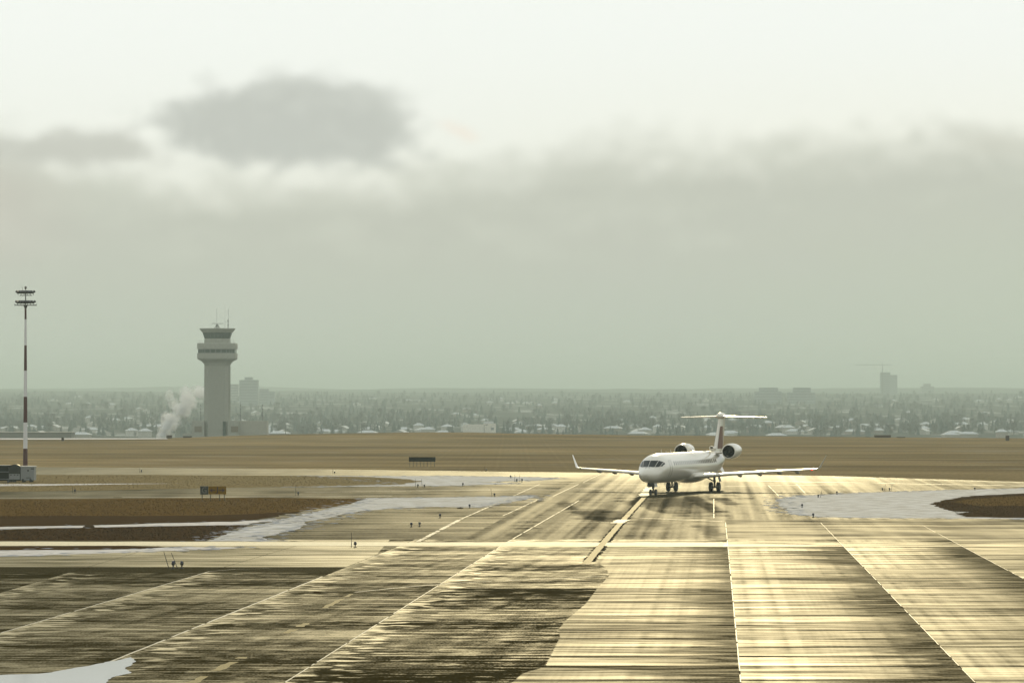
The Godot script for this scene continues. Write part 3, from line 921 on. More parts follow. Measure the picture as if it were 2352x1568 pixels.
	for x in [-6.5, 6.0]:
		st = mb()
		box(st, Vector3(x + (0.0 if x < 0 else 1.0), -1.3, 6.05), Vector3(2.7, 2.2, 0.14))
		obj("louvre", st, brown, t)
	st = mb()
	box(st, Vector3(3.05, -1.25, 4.7), Vector3(1.15, 5.6, 0.5))
	obj("stair_window", st, M.tower_glass, t)
	for m in [[-6.5, 7.6, -3.0], [8.3, 8.8, -3.0], [16.5, 7.8, -3.5]]:
		st = mb()
		bar(st, Vector3(m[0], 1.75, m[2]), Vector3(m[0], m[1], m[2]), 0.12, 0.05, 6)
		for y in [2.4, 3.6, 4.8, 6.2]: bar(st, Vector3(m[0], 1.0 + y, m[2]), Vector3(m[0], 1.5 + y, m[2]), 0.2, 0.2, 6)
		obj("antenna", st, M.frame, t)

# ---------------------------------------------------------------- the city beyond
func place_name(X: float) -> String:
	for p in [[40, "left of the mast"], [150, "just right of the mast"], [270, "between mast and pale barn"], [365, "beside the pale barn"], [480, "behind the steam"], [640, "behind the tower"], [760, "right of the tower's low block"], [900, "left of the middle street lamps"], [1050, "left of the white building"], [1190, "behind the white building"], [1330, "right of the white building"], [1480, "left of the jet"], [1640, "above the jet's cockpit"], [1800, "behind the jet's tail"], [1960, "below the twin blocks"], [2110, "below the crane"], [2240, "right of the crane"]]:
		if X < p[0]: return p[1]
	return "at the far right"

func make_conifer(k: int) -> Array:
	var st := mb()
	var lay := 6
	for i in lay:
		var y0 := 0.10 + 0.14 * i
		var r := (0.33 - 0.046 * i) * rng.randf_range(0.85, 1.15)
		var n := 9
		var top := Vector3(0, y0 + 0.26, 0)
		var ring := []
		for a in n:
			var rr := r * rng.randf_range(0.6, 1.15)
			ring.append(Vector3(cos(TAU * a / n + i) * rr, y0 + rng.randf_range(-0.03, 0.03), -sin(TAU * a / n + i) * rr))
		for a in n: tri(st, ring[a], ring[(a + 1) % n], top)
	st.generate_normals()
	var tr := mb()
	bar(tr, Vector3(0, -0.1, 0), Vector3(0, 0.5, 0), 0.03, 0.015, 5, false)
	tr.generate_normals()
	return [st.commit(), tr.commit()]

func make_bare_tree() -> Array:
	var st := mb()
	var dirs := []
	for k in 80:
		var a := rng.randf() * TAU
		var y := rng.randf_range(0.32, 1.0)
		var r := 0.46 * sqrt(maxf(0.05, 1.0 - pow((y - 0.62) / 0.40, 2.0))) * sqrt(rng.randf())
		var p := Vector3(cos(a) * r, y, sin(a) * r)
		var up := Vector3(cos(a) * 0.10, rng.randf_range(0.08, 0.16), sin(a) * 0.10)
		var side := Vector3(-sin(a), rng.randf_range(-0.3, 0.3), cos(a)) * rng.randf_range(0.03, 0.07)
		tri(st, p - side, p + side, p + up)
		tri(st, p - side - up * 0.6, p + side * 0.4, p + side * 0.2 - up)
	st.generate_normals()
	var tr := mb()
	bar(tr, Vector3(0, -0.1, 0), Vector3(0, 0.6, 0), 0.028, 0.012, 5, false)
	for k in 7:
		var a := k * 2.4
		bar(tr, Vector3(0, 0.28 + 0.04 * k, 0), Vector3(cos(a) * 0.22, 0.62 + 0.04 * k, sin(a) * 0.22), 0.014, 0.004, 4, false)
	tr.generate_normals()
	return [st.commit(), tr.commit()]

func make_house(kind: int) -> Array:     # wall and roof
	var w := mb()
	var r := mb()
	var lx: float = [8.6, 7.2, 10.5, 6.4][kind]
	var lz: float = [6.0, 6.4, 6.4, 5.6][kind]
	var h: float = [1.9, 2.2, 1.9, 3.6][kind]
	var rise: float = [1.3, 1.6, 1.3, 1.5][kind]
	box(w, Vector3(0, h * 0.5 - 0.5, 0), Vector3(lx, h + 1.0, lz))
	var hx := lx * 0.5 + 0.45
	var hz := lz * 0.5 + 0.45
	var inset := 0.0 if kind == 1 else hz * 0.85
	if kind == 1:                              # gable towards the airfield
		var a := Vector3(-hx, h, hz)
		var b := Vector3(hx, h, hz)
		var c := Vector3(0, h + rise, hz)
		var back := Vector3(0, 0, -2.0 * hz)
		quad(r, b, b + back, c + back, c)
		quad(r, a + back, a, c, c + back)
		tri(w, a + Vector3(0.6, 0, -0.7), b + Vector3(-0.6, 0, -0.7), c + Vector3(0, -0.1, -0.7))
		tri(w, b + back + Vector3(-0.6, 0, 0.7), a + back + Vector3(0.6, 0, 0.7), c + back + Vector3(0, -0.1, 0.7))
	else:
		var p := [Vector3(-hx, h, hz), Vector3(hx, h, hz), Vector3(hx, h, -hz), Vector3(-hx, h, -hz)]
		var e := Vector3(-hx + inset, h + rise, 0)
		var f := Vector3(hx - inset, h + rise, 0)
		quad(r, p[0], p[1], f, e)
		quad(r, p[2], p[3], e, f)
		tri(r, p[1], p[2], f)
		tri(r, p[3], p[0], e)
	box(r, Vector3(0, h - 0.1, 0), Vector3(2.0 * hx, 0.18, 2.0 * hz))
	w.generate_normals()
	r.generate_normals()
	return [w.commit(), r.commit()]

func build_city() -> void:
	var conifers := [make_conifer(0), make_conifer(1), make_conifer(2)]
	var bares := [make_bare_tree(), make_bare_tree()]
	var needle := mat(lin(0.048, 0.064, 0.061), 0.9)
	var twig := mat(lin(0.115, 0.119, 0.113), 0.95)
	var bark := mat(lin(0.05, 0.042, 0.035), 0.95)
	var walls := [mat(lin(0.42, 0.40, 0.35), 0.9), mat(lin(0.28, 0.24, 0.20), 0.9), mat(lin(0.52, 0.50, 0.45), 0.9)]
	# tall blocks, far off in the haze: left, right, top of each part as bearings
	var facade := mat(lin(0.27, 0.29, 0.285), 0.8)
	var pale := mat(lin(0.36, 0.36, 0.33), 0.8)
	var glass := mat(lin(0.15, 0.165, 0.165), 0.5)
	for b in [
		["tower_block", "tall grey slab tower, the highest of the city blocks beside the control tower", 4800.0, [[550, 593, 872.5], [562, 580, 866]], facade],
		["tower_block", "lower pale block half hidden between the control tower and the tall grey slab", 5200.0, [[524, 548, 882]], pale],
		["tower_block", "stepped grey block to the right of the tall grey slab tower", 5000.0, [[596, 617, 893], [617, 631, 899]], facade],
		["tower_block", "broad hazy block with a set-back top, left of the twin pair", 5000.0, [[1734, 1795, 899], [1744, 1787, 890]], facade],
		["tower_block", "broad hazy block with a set-back top, right of the twin pair", 5000.0, [[1809, 1872, 901], [1822, 1862, 890]], facade],
		["tower_block", "tall dark tower under construction, below the tower crane on the right", 6800.0, [[2023, 2045, 855], [2045, 2061, 861]], facade],
		["tower_block", "faint pale block right of the tower under construction", 7600.0, [[2116, 2146, 887], [2122, 2138, 881]], pale],
	]:
		var d: float = b[2]
		var mid := at((b[3][0][0] + b[3][0][1]) * 0.5, 925, d)
		var g := ground_height(mid.x, d)
		var t := thing(b[0], b[1], "tower block", Vector3(mid.x, g, -d), 0.0, "city tower blocks in the haze")
		for p in b[3]:
			var l := at(p[0], p[2], d)
			var r := at(p[1], p[2], d)
			var h := l.y - g
			var w := r.x - l.x
			var st := mb()
			var c := (l.x + r.x) * 0.5 - mid.x
			box(st, Vector3(c, h * 0.5 - 1.0, 0), Vector3(w, h + 2.0, 16.0 if p == b[3][0] else 14.0))
			var body := obj("wall", st, b[4], t)
			var floors := int(h / 3.2)
			for f in floors:                     # a ribbon of windows for every storey
				if p != b[3][0] and f < floors - 2: continue
				st = mb()
				box(st, Vector3(c, f * 3.2 + 1.9, 0), Vector3(w - 1.6, 1.5, 16.2 if p == b[3][0] else 14.2))
				obj("window", st, glass, body)
	var cr := at(2035, 855, 6800.0)
	var crane := thing("tower_crane", "thin tower crane over the unfinished dark tower", "crane", Vector3(cr.x - 6.0, ground_height(cr.x, 6800), -6789.0))
	var ch := at(2035, 839, 6800.0).y - crane.position.y
	var st := mb()
	box(st, Vector3(0, ch * 0.5, 0), Vector3(1.0, ch, 1.0))
	obj("mast", st, M.frame, crane)
	st = mb()
	box(st, Vector3(-14, ch + 0.5, 0), Vector3(60, 0.55, 0.9))
	bar(st, Vector3(0, ch + 1, 0), Vector3(0, ch + 6, 0), 0.4, 0.3, 5)
	obj("jib", st, M.frame, crane)
	# the long white building with its stepped roof
	var wb := at(1101, 990, 2450.0)
	var lb := thing("white_building", "long white flat-roofed building behind the ridge, middle of the view", "building", Vector3(wb.x, ground_height(wb.x, 2450), -2450.0))
	st = mb()
	box(st, Vector3(-3.5, 3.1, 0), Vector3(12.0, 8.0, 12.0))
	box(st, Vector3(6.0, 3.3, -1), Vector3(7.0, 8.6, 12.0))
	var white := mat(lin(0.62, 0.58, 0.50), 0.9)
	obj("wall", st, white, lb)
	st = mb()
	box(st, Vector3(-8.4, 7.3, 0), Vector3(2.4, 1.6, 9.0))
	obj("roof", st, M.roof_snow, lb)
	st = mb()
	box(st, Vector3(5.4, 8.2, -1), Vector3(5.4, 1.2, 9.0))
	obj("roof", st, M.roof_snow, lb)
	st = mb()
	box(st, Vector3(7.5, 4.6, 5.1), Vector3(1.6, 1.4, 0.1))
	obj("window", st, glass, lb)
	# the pale barn-like house near the steam
	var bh := at(381, 972, 2600.0)
	var barn := thing("house", "tall pale house with a rounded gable, left of the steam", "house", Vector3(bh.x, ground_height(bh.x, 2600), -2600.0))
	st = mb()
	var top := at(381, 957, 2600.0).y - barn.position.y
	box(st, Vector3(0, top * 0.5 - 1.0, 0), Vector3(5.8, top + 2.0, 8.0))
	bar(st, Vector3(0, top - 0.4, 4.0), Vector3(0, top - 0.4, -4.0), 2.7, 2.7, 14)
	obj("wall", st, mat(lin(0.60, 0.56, 0.48), 0.9), barn)
	# low grey hall at the left
	var hall := at(60, 1000, 1420.0)
	var hl := thing("long_hall", "long low grey flat-roofed hall at the far left behind the snow strip", "building", Vector3(hall.x, ground_height(hall.x, 1420), -1420.0))
	st = mb()
	var hh := at(60, 993.8, 1420.0).y - hl.position.y
	box(st, Vector3(-6, hh * 0.5 - 0.5, 0), Vector3(43.0, hh + 1.0, 12.0))
	obj("wall", st, mat(lin(0.16, 0.155, 0.13), 0.85), hl)
	st = mb()
	box(st, Vector3(-6, hh + 0.12, 0), Vector3(43.4, 0.24, 12.4))
	obj("roof", st, M.frame, hl)
	# houses, nearest rows first
	var homes := []
	for k in 4: homes.append(make_house(k))
	var kinds := ["low snow-roofed bungalow", "house with a snowy gable", "long snow-roofed bungalow", "two-storey house with snowy roof"]
	var spots := []
	for i in 235:
		var d := 2430.0 + 900.0 * pow(rng.randf(), 1.4) if i < 180 else rng.randf_range(3300, 6500)
		var x := rng.randf_range(-0.128, 0.128) * d
		var ok := true
		for s in spots:
			if absf(s.x - x) < 9.0 and absf(s.y - d) < 12.0: ok = false
		if absf(x / d * F + 76) < 70 and d < 2620: ok = false
		if ok: spots.append(Vector2(x, d))
	var house_parts := {}
	for s in spots:
		var kind := rng.randi() % 4
		var X: float = CX + s.x / s.y * F
		var row := "in the nearest row" if s.y < 2750 else "among trees" if s.y < 3600 else "far up the slope"
		var t := thing("house", "%s %s, %s" % [kinds[kind], row, place_name(X)], "house", Vector3(s.x, ground_height(s.x, s.y), -s.y), rng.randf_range(-0.5, 0.5), "snow-roofed houses of the suburb")
		put("wall", homes[kind][0], walls[rng.randi() % 3], t)
		put("roof", homes[kind][1], M.roof_snow, t)
	# trees
	var near_tree := {"c": 0, "b": 0}
	var far_c := [[], [], []]
	var far_b := [[], []]
	var list := []
	for i in 5600:
		var u := rng.randf()
		var d := 2440.0 + 1000.0 * u if i < 1300 else 2500.0 + 4300.0 * pow(u, 1.3)
		var x := rng.randf_range(-0.135, 0.135) * d
		if nb.get_noise_2d(x * 0.008, d * 0.0035) < rng.randf_range(-0.45, 0.25): continue
		list.append(Vector2(x, d))
	list.sort_custom(func(p, q): return p.y < q.y)
	for s in list:
		var clear := true
		for h in spots:
			if absf(h.x - s.x) < 6.0 and absf(h.y - s.y) < 6.0: clear = false
		if absf(CX + s.x / s.y * F - 1101) < 46 and s.y < 2470: clear = false
		if not clear: continue
		var con := rng.randf() < 0.58
		var size := rng.randf_range(3.2, 7.0) * (1.3 if rng.randf() < 0.12 else 1.0)
		var X: float = CX + s.x / s.y * F
		var g := Vector3(s.x, ground_height(s.x, s.y), -s.y)
		var turn := rng.randf() * TAU
		if (con and near_tree.c < 290) or (not con and near_tree.b < 200):
			var o: Node3D
			if con:
				near_tree.c += 1
				o = thing("conifer", "%s dark conifer, %s, %s" % ["tall" if size > 6.0 else "small" if size < 4.3 else "medium-height", "at the suburb's front edge" if s.y < 2620 else "behind the first houses" if s.y < 2850 else "deep in the suburb", place_name(X)], "tree", g, turn, "conifers of the suburb")
			else:
				near_tree.b += 1
				size *= 0.9
				o = thing("bare_tree", "%s bare-twigged tree, %s, %s" % ["tall" if size > 5.5 else "small" if size < 4.0 else "medium-height", "at the suburb's front edge" if s.y < 2620 else "behind the first houses" if s.y < 2850 else "deep in the suburb", place_name(X)], "tree", g, turn, "bare trees of the suburb")
			var pr: Array = conifers[rng.randi() % 3] if con else bares[rng.randi() % 2]
			o.scale = Vector3(size, size, size)
			put("crown", pr[0], needle if con else twig, o)
			put("trunk", pr[1], bark, o)
		else:
			size *= 1.1
			var tr := Transform3D(Basis(Vector3.UP, turn).scaled(Vector3.ONE * size), g)
			if con: far_c[rng.randi() % 3].append([tr, Color.WHITE])
			else: far_b[rng.randi() % 2].append([tr, Color.WHITE])
	for k in 3: scatter("far_conifers", conifers[k][0], needle, far_c[k])
	for k in 2: scatter("far_bare_trees", bares[k][0], twig, far_b[k])
	# street lamps behind the ridge
	var first: Node3D = null
	for l in [[655, 970, "nearest to the control tower's low block"], [830, 972, "third from the control tower"], [935, 973, "fourth from the control tower, at the highest part of the ridge"], [1112, 975, "in front of the long white building"], [765, 974, "second from the control tower, beside a bare tree"]]:
		var p := at(l[0], l[1], 1750.0)
		var g := ground_height(p.x, 1750.0)
		if first == null:
			first = thing("street_lamp", "", "street lamp", Vector3.ZERO, 0.0, "street lamps behind the ridge")
			st = mb()
			bar(st, Vector3(0, 0, 0), Vector3(0, 9.0, 0), 0.16, 0.09, 7)
			obj("pole", st, M.frame, first)
			st = mb()
			bar(st, Vector3(0, 8.9, 0), Vector3(1.0, 9.1, 0), 0.07, 0.06, 6)
			box(st, Vector3(1.0, 9.05, 0), Vector3(1.0, 0.28, 0.4))
			obj("lamp_head", st, M.frame, first)
			first.position = Vector3(p.x, p.y - 9.1, p.z)
			first.set_meta("label", "dark street lamp " + l[2])
		else:
			copy_of(first, "dark street lamp " + l[2], Vector3(p.x, p.y - 9.1, p.z))
	# steam rising beside the tower: thin veils of droplets, many deep
	var veil := mat(lin(0.95, 0.95, 0.93, 0.15), 1.0)
	veil.transparency = BaseMaterial3D.TRANSPARENCY_ALPHA
	veil.specular_mode = BaseMaterial3D.SPECULAR_DISABLED
	veil.backlight_enabled = true
	veil.backlight = Color(0.9, 0.9, 0.9)
	var puffs := []
	for k in 4:
		var s := SphereMesh.new()
		s.radius = 0.5
		s.height = 1.0
		s.radial_segments = 28
		s.rings = 16
		var arr := s.get_mesh_arrays()
		var v: PackedVector3Array = arr[Mesh.ARRAY_VERTEX]
		for i in v.size(): v[i] *= 1.0 + 0.55 * na.get_noise_3d(v[i].x * 1.7 + 7.0 * k, v[i].y * 1.7, v[i].z * 1.7)
		arr[Mesh.ARRAY_VERTEX] = v
		var pm := ArrayMesh.new()
		pm.add_surface_from_arrays(Mesh.PRIMITIVE_TRIANGLES, arr)
		puffs.append(pm)
	var p0 := at(385, 1004, 1630.0)
	var plume := thing("steam_plume", "white plume of steam drifting up from behind the ridge, left of the control tower", "steam", p0)
	for k in 110:
		var u := pow(k / 109.0, 1.25)
		var c := at(374 + 26 * u + 62 * u * u, 1006 - 108 * u, 1630.0) - p0
		var spread := 1.4 + 3.4 * u * (1.0 - 0.35 * u)
		c += Vector3(rng.randfn(), rng.randfn() * 0.7, rng.randfn() * 1.3) * spread * 0.62
		var puff := put("puff", puffs[k % 4], veil, plume)
		var s := rng.randf_range(1.4, 3.6) * (0.85 + 0.55 * u)
		puff.position = c
		puff.rotation = Vector3(rng.randf() * TAU, rng.randf() * TAU, rng.randf() * TAU)
		puff.scale = Vector3(s * rng.randf_range(0.9, 1.6), s, s)
	plume.set_meta("kind", "stuff")

# ---------------------------------------------------------------- the aircraft (nose towards +z, left wing towards +x)
# station from the nose, top, bottom, half width
var hull := [[0.0, 1.95, 1.85, 0.04], [0.06, 2.08, 1.72, 0.18], [0.2, 2.22, 1.56, 0.34], [0.45, 2.37, 1.40, 0.53], [0.8, 2.50, 1.27, 0.71], [1.2, 2.64, 1.18, 0.87], [1.6, 2.84, 1.13, 0.985], [2.0, 3.08, 1.10, 1.08], [2.5, 3.36, 1.08, 1.18], [3.2, 3.60, 1.08, 1.27], [4.2, 3.74, 1.08, 1.33], [5.6, 3.78, 1.08, 1.35], [9.0, 3.78, 1.08, 1.35], [14.0, 3.78, 1.08, 1.35], [19.0, 3.78, 1.08, 1.35], [24.0, 3.78, 1.09, 1.35], [26.0, 3.78, 1.20, 1.33], [28.0, 3.77, 1.48, 1.22], [30.0, 3.74, 1.90, 1.00], [32.0, 3.68, 2.40, 0.70], [33.4, 3.60, 2.75, 0.44], [34.6, 3.46, 3.0, 0.2], [35.0, 3.36, 3.08, 0.05]]
const GEAR := 20.5

func hull_at(s: float) -> Vector3:       # top, bottom, half width by a smooth curve through the stations
	var i := 0
	while i < hull.size() - 2 and s > hull[i + 1][0]: i += 1
	var t := clampf((s - hull[i][0]) / (hull[i + 1][0] - hull[i][0]), 0.0, 1.0)
	var out := Vector3()
	for k in 3:
		var p1: float = hull[i][k + 1]
		var p2: float = hull[i + 1][k + 1]
		var len: float = hull[i + 1][0] - hull[i][0]
		var m1: float = (p2 - hull[maxi(i - 1, 0)][k + 1]) / maxf(hull[i + 1][0] - hull[maxi(i - 1, 0)][0], 1e-4) * len
		var j := mini(i + 2, hull.size() - 1)
		var m2: float = (hull[j][k + 1] - p1) / (hull[j][0] - hull[i][0]) * len
		var t2 := t * t
		var t3 := t2 * t
		out[k] = (2 * t3 - 3 * t2 + 1) * p1 + (t3 - 2 * t2 + t) * m1 + (3 * t2 - 2 * t3) * p2 + (t3 - t2) * m2
	return out

func skin(s: float, th: float, out := 0.0) -> Vector3:   # th from the top, positive to the left wing
	var h := hull_at(s)
	var c := (h.x + h.y) * 0.5
	var r := (h.x - h.y) * 0.5
	return Vector3((h.z + out) * sin(th), c + (r + out) * cos(th), GEAR - s)

func station(th: float, y: float) -> float:   # where the skin on that bearing reaches the height y
	var lo := 0.0
	var hi := 5.6
	for k in 24:
		var mid := (lo + hi) * 0.5
		if skin(mid, th).y < y: lo = mid
		else: hi = mid
	return (lo + hi) * 0.5

func patch(st: SurfaceTool, f: Callable, nu: int, nv: int) -> void:
	st.set_smooth_group(3)
	for i in nu:
		for j in nv:
			var a: Vector3 = f.call(i / float(nu), j / float(nv))
			var b: Vector3 = f.call((i + 1) / float(nu), j / float(nv))
			var c: Vector3 = f.call((i + 1) / float(nu), (j + 1) / float(nv))
			var d: Vector3 = f.call(i / float(nu), (j + 1) / float(nv))
			quad(st, a, b, c, d)
	st.set_smooth_group(-1)

# aerofoil sections joined end to end; a section is [leading edge, chord, thickness share, across axis]
func blade(st: SurfaceTool, sections: Array, up: Vector3) -> void:
	var rings := []
	var n := 10
	for s in sections:
		var ring := []
		var axis: Vector3 = s[3] if s.size() > 3 else up
		for side in 2:
			for k in range(0 if side == 0 else 1, n + (1 if side == 0 else 0)):
				var u := (1.0 - cos(PI * k / n)) * 0.5
				if side == 1: u = 1.0 - u
				var th: float = s[2] * 5.0 * (0.2969 * sqrt(u) - 0.126 * u - 0.3516 * u * u + 0.2843 * u * u * u - 0.1030 * u * u * u * u)
				ring.append(s[0] + Vector3(0, 0, -1) * s[1] * u + axis * (th if side == 0 else -th * 0.8) * s[1])
		rings.append(ring)
	st.set_smooth_group(4)
	for i in rings.size() - 1:
		var m: int = rings[i].size()
		for k in m: quad(st, rings[i][k], rings[i][(k + 1) % m], rings[i + 1][(k + 1) % m], rings[i + 1][k])
	st.set_smooth_group(-1)
	for e in [0, rings.size() - 1]:
		for k in range(1, rings[e].size() - 1):
			if e == 0: tri(st, rings[e][0], rings[e][k + 1], rings[e][k])
			else: tri(st, rings[e][0], rings[e][k], rings[e][k + 1])

func wheel(parent: Node, c: Vector3, r: float, w: float) -> void:
	var wh := sub("wheel", parent)
	var turned := Transform3D(Basis(Vector3(0, 0, 1), -PI * 0.5), c)
	var st := mb()
	var h := w * 0.5
	lathe(st, [[r * 0.55, -h * 0.8], [r * 0.86, -h], [r * 0.96, -h * 0.8], [r, -h * 0.4], [r, h * 0.4], [r * 0.96, h * 0.8], [r * 0.86, h], [r * 0.55, h * 0.8]], 28, turned)
	obj("tyre", st, M.rubber, wh)
	st = mb()
	lathe(st, [[0.0, -h * 0.6], [r * 0.3, -h * 0.62], [r * 0.56, -h * 0.8], [r * 0.56, h * 0.8], [r * 0.3, h * 0.62], [0.0, h * 0.6]], 20, turned)
	obj("rim", st, M.dark_metal, wh)

func build_aircraft() -> void:
	var mid := gp(1593, 1129.3)
	var t := thing("jet_airliner", "white twin-engine T-tailed regional jet taxiing towards the viewer on the wet taxiway", "airplane", Vector3(mid.x, 0.025, mid.z), deg_to_rad(-14.6))
	var st := mb()
	var stations := []
	var s := 0.0
	while s < 35.0:
		stations.append(s)
		s += 0.03 if s < 0.24 else 0.1 if s < 4.6 else 0.5
	stations.append(35.0)
	var n := 56
	st.set_smooth_group(1)
	for i in stations.size() - 1:
		for k in n:
			var a := TAU * k / n
			var b := TAU * (k + 1) / n
			quad(st, skin(stations[i], a), skin(stations[i + 1], a), skin(stations[i + 1], b), skin(stations[i], b))
	for k in n: tri(st, skin(0, TAU * k / n), skin(0, TAU * (k + 1) / n), Vector3(0, 1.90, GEAR + 0.02))
	var fuselage := obj("fuselage", st, M.white_paint, t)
	# flight-deck panes: [from, to] round the hull and the heights of their lower and upper edges
	for side in [1.0, -1.0]:
		for pane in [[1.2, 34.0, 2.62, 2.58, 3.16, 3.16], [36.0, 55.0, 2.58, 2.60, 3.15, 3.02], [57.0, 65.0, 2.61, 2.66, 2.99, 2.86]]:
			st = mb()
			var f := func(u: float, v: float) -> Vector3:
				var th: float = deg_to_rad(lerpf(pane[0], pane[1], u))
				var y: float = lerpf(lerpf(pane[2], pane[3], u), lerpf(pane[4], pane[5], u), v)
				return skin(station(th, y), side * th, 0.014)
			patch(st, f, 12, 8)
			obj("windscreen_pane", st, M.cockpit_glass, fuselage)
		st = mb()
		var foot := skin(station(0.25, 2.50), side * 0.25, 0.02)
		bar(st, foot, skin(station(0.06, 2.60), side * 0.06, 0.03), 0.02, 0.012, 5)
		obj("wiper", st, M.black, fuselage)
		# cabin windows
		for k in 24:
			var c := 6.3 + 0.79 * k
			if k > 21: c += 0.2
			st = mb()
			var g := func(u: float, v: float) -> Vector3:
				var a := (u - 0.5) * TAU
				var q := 1.0 / pow(pow(absf(cos(a)), 4.0) + pow(absf(sin(a)), 4.0), 0.25)
				var th: float = 1.235 - v * q * sin(a) * 0.145
				return skin(c + v * q * cos(a) * 0.12, side * th, 0.012)
			patch(st, g, 16, 1)
			obj("window", st, M.cockpit_glass, fuselage)
	# door outline behind the flight deck, left side
	st = mb()
	for e in [[4.4, 1.0, 4.4, 2.2], [5.2, 1.0, 5.2, 2.2], [4.4, 1.0, 5.2, 1.0]]:
		for k in 8:
			var u0 := k / 8.0
			var u1 := (k + 1) / 8.0
			bar(st, skin(lerpf(e[0], e[2], u0), lerpf(e[1], e[3], u0), 0.004), skin(lerpf(e[0], e[2], u1), lerpf(e[1], e[3], u1), 0.004), 0.012, 0.012, 4)
	obj("door_seam", st, M.frame, fuselage)
	# gold curve on the upper rear hull
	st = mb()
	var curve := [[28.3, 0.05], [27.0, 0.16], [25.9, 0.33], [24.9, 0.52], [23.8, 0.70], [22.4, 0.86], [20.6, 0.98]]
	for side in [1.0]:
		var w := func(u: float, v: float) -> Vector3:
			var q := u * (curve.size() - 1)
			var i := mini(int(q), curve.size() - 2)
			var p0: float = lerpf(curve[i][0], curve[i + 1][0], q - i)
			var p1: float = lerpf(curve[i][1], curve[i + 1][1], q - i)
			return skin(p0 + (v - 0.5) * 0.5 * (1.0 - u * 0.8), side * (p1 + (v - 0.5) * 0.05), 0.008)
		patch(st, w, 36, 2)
	obj("gold_curve", st, mat(lin(0.30, 0.24, 0.10), 0.35), fuselage)
	# blade aerials
	for a in [[6.4, 0.0, 0.35], [8.4, 0.0, 0.16], [10.4, 0.0, 0.3], [12.0, PI, 0.34], [14.0, PI, 0.3], [8.0, PI, 0.28]]:
		st = mb()
		var p := skin(a[0], a[1])
		var up := Vector3.UP if a[1] == 0.0 else Vector3.DOWN
		blade(st, [[p - up * 0.02, 0.32, 0.09, Vector3.RIGHT], [p + up * a[2] + Vector3(0, 0, -0.1), 0.18, 0.08, Vector3.RIGHT]], Vector3.RIGHT)
		obj("aerial", st, M.white_paint, fuselage)
	# fairing where wing and hull meet
	st = mb()
	st.set_smooth_group(1)
	var fr := []
	for k in 25:
		var u := k / 24.0
		var swell := pow(sin(PI * clampf(u, 0.0, 1.0)), 0.55)
		var ring := []
		for j in 21:
			var a := PI * (j / 20.0 - 0.5) * 1.12
			ring.append(Vector3(sin(a) * (0.5 + 1.02 * swell), 1.72 - cos(a) * (0.25 + 0.63 * swell) , GEAR - (13.2 + 10.6 * u)))
		fr.append(ring)
	for k in 24:
		for j in 20: quad(st, fr[k][j], fr[k][j + 1], fr[k + 1][j + 1], fr[k + 1][j])
	obj("wing_fairing", st, M.white_paint, t)
	# wings
	for side in [1.0, -1.0]:
		var z := func(x: float) -> float: return GEAR - (15.3 + x * 0.54)
		st = mb()
		var sec := [[Vector3(side * 0.6, 1.50, GEAR - 14.4), 6.9, 0.10], [Vector3(side * 1.5, 1.52, GEAR - 15.6), 5.6, 0.10], [Vector3(side * 3.6, 1.66, z.call(3.6)), 3.9, 0.10], [Vector3(side * 7.5, 1.90, z.call(7.5)), 2.7, 0.11], [Vector3(side * 11.2, 2.12, z.call(11.2)), 1.55, 0.105], [Vector3(side * 11.65, 2.17, z.call(11.65) - 0.1), 1.35, 0.10]]
		if side > 0.0: sec.reverse()
		blade(st, sec, Vector3.UP)
		var wing := obj("wing", st, M.white_paint, t)
		st = mb()
		var lean := Vector3(-side * 0.93, 0.36, 0)
		sec = [[Vector3(side * 11.62, 2.165, z.call(11.65) - 0.1), 1.36, 0.10, Vector3.UP], [Vector3(side * 11.78, 2.26, z.call(11.65) - 0.22), 1.1, 0.07, (Vector3.UP + lean).normalized()], [Vector3(side * 11.88, 2.48, z.call(11.65) - 0.4), 0.85, 0.06, lean], [Vector3(side * 12.32, 3.40, z.call(11.65) - 1.05), 0.36, 0.05, lean]]
		if side > 0.0: sec.reverse()
		blade(st, sec, lean)
		obj("winglet", st, M.white_paint, wing)
		for x in [4.4, 6.2, 8.0, 9.6]:
			st = mb()
			var te: float = z.call(x) - lerpf(3.7, 2.0, (x - 3.6) / 7.6)
			var y: float = 1.66 + (x - 3.6) * 0.06
			lathe(st, [[0.0, -1.5], [0.10, -1.2], [0.15, -0.6], [0.14, 0.1], [0.06, 0.5], [0.0, 0.6]], 10, Transform3D(Basis(Vector3(1, 0, 0), -PI * 0.5 - 0.09), Vector3(side * x, y - 0.22, te)))
			obj("flap_fairing", st, mat(lin(0.30, 0.29, 0.26), 0.5), wing)
		st = mb()
		var tip := Vector3(side * 11.2, 2.13, z.call(11.2) - 0.06)
		lathe(st, [[0.0, -0.09], [0.06, -0.06], [0.085, 0.0], [0.06, 0.06], [0.0, 0.09]], 12, Transform3D(Basis(), tip))
		var lens := mat(lin(0.5, 0.02, 0.02) if side > 0.0 else lin(0.05, 0.20, 0.10), 0.2)
		if side > 0.0:
			lens.emission_enabled = true
			lens.emission = Color(1.0, 0.10, 0.08)
			lens.emission_energy_multiplier = 6.0
		var bulb := obj("navigation_light", st, lens, wing)
		if side > 0.0:
			bulb.set_meta("label", "lit red light on the left wing tip")
			var lamp := OmniLight3D.new()
			lamp.name = "navigation_glow"
			lamp.light_color = Color(1.0, 0.12, 0.08)
			lamp.light_energy = 0.25
			lamp.light_size = 0.05
			lamp.omni_range = 30.0
			lamp.omni_attenuation = 2.0
			lamp.shadow_enabled = true
			bulb.add_child(lamp)
			lamp.position = tip
	# engines on the rear hull
	var fan_black := mat(lin(0.006, 0.006, 0.006), 0.9)  # near-black carries the shade inside the inlet
	fan_black.specular_mode = BaseMaterial3D.SPECULAR_DISABLED
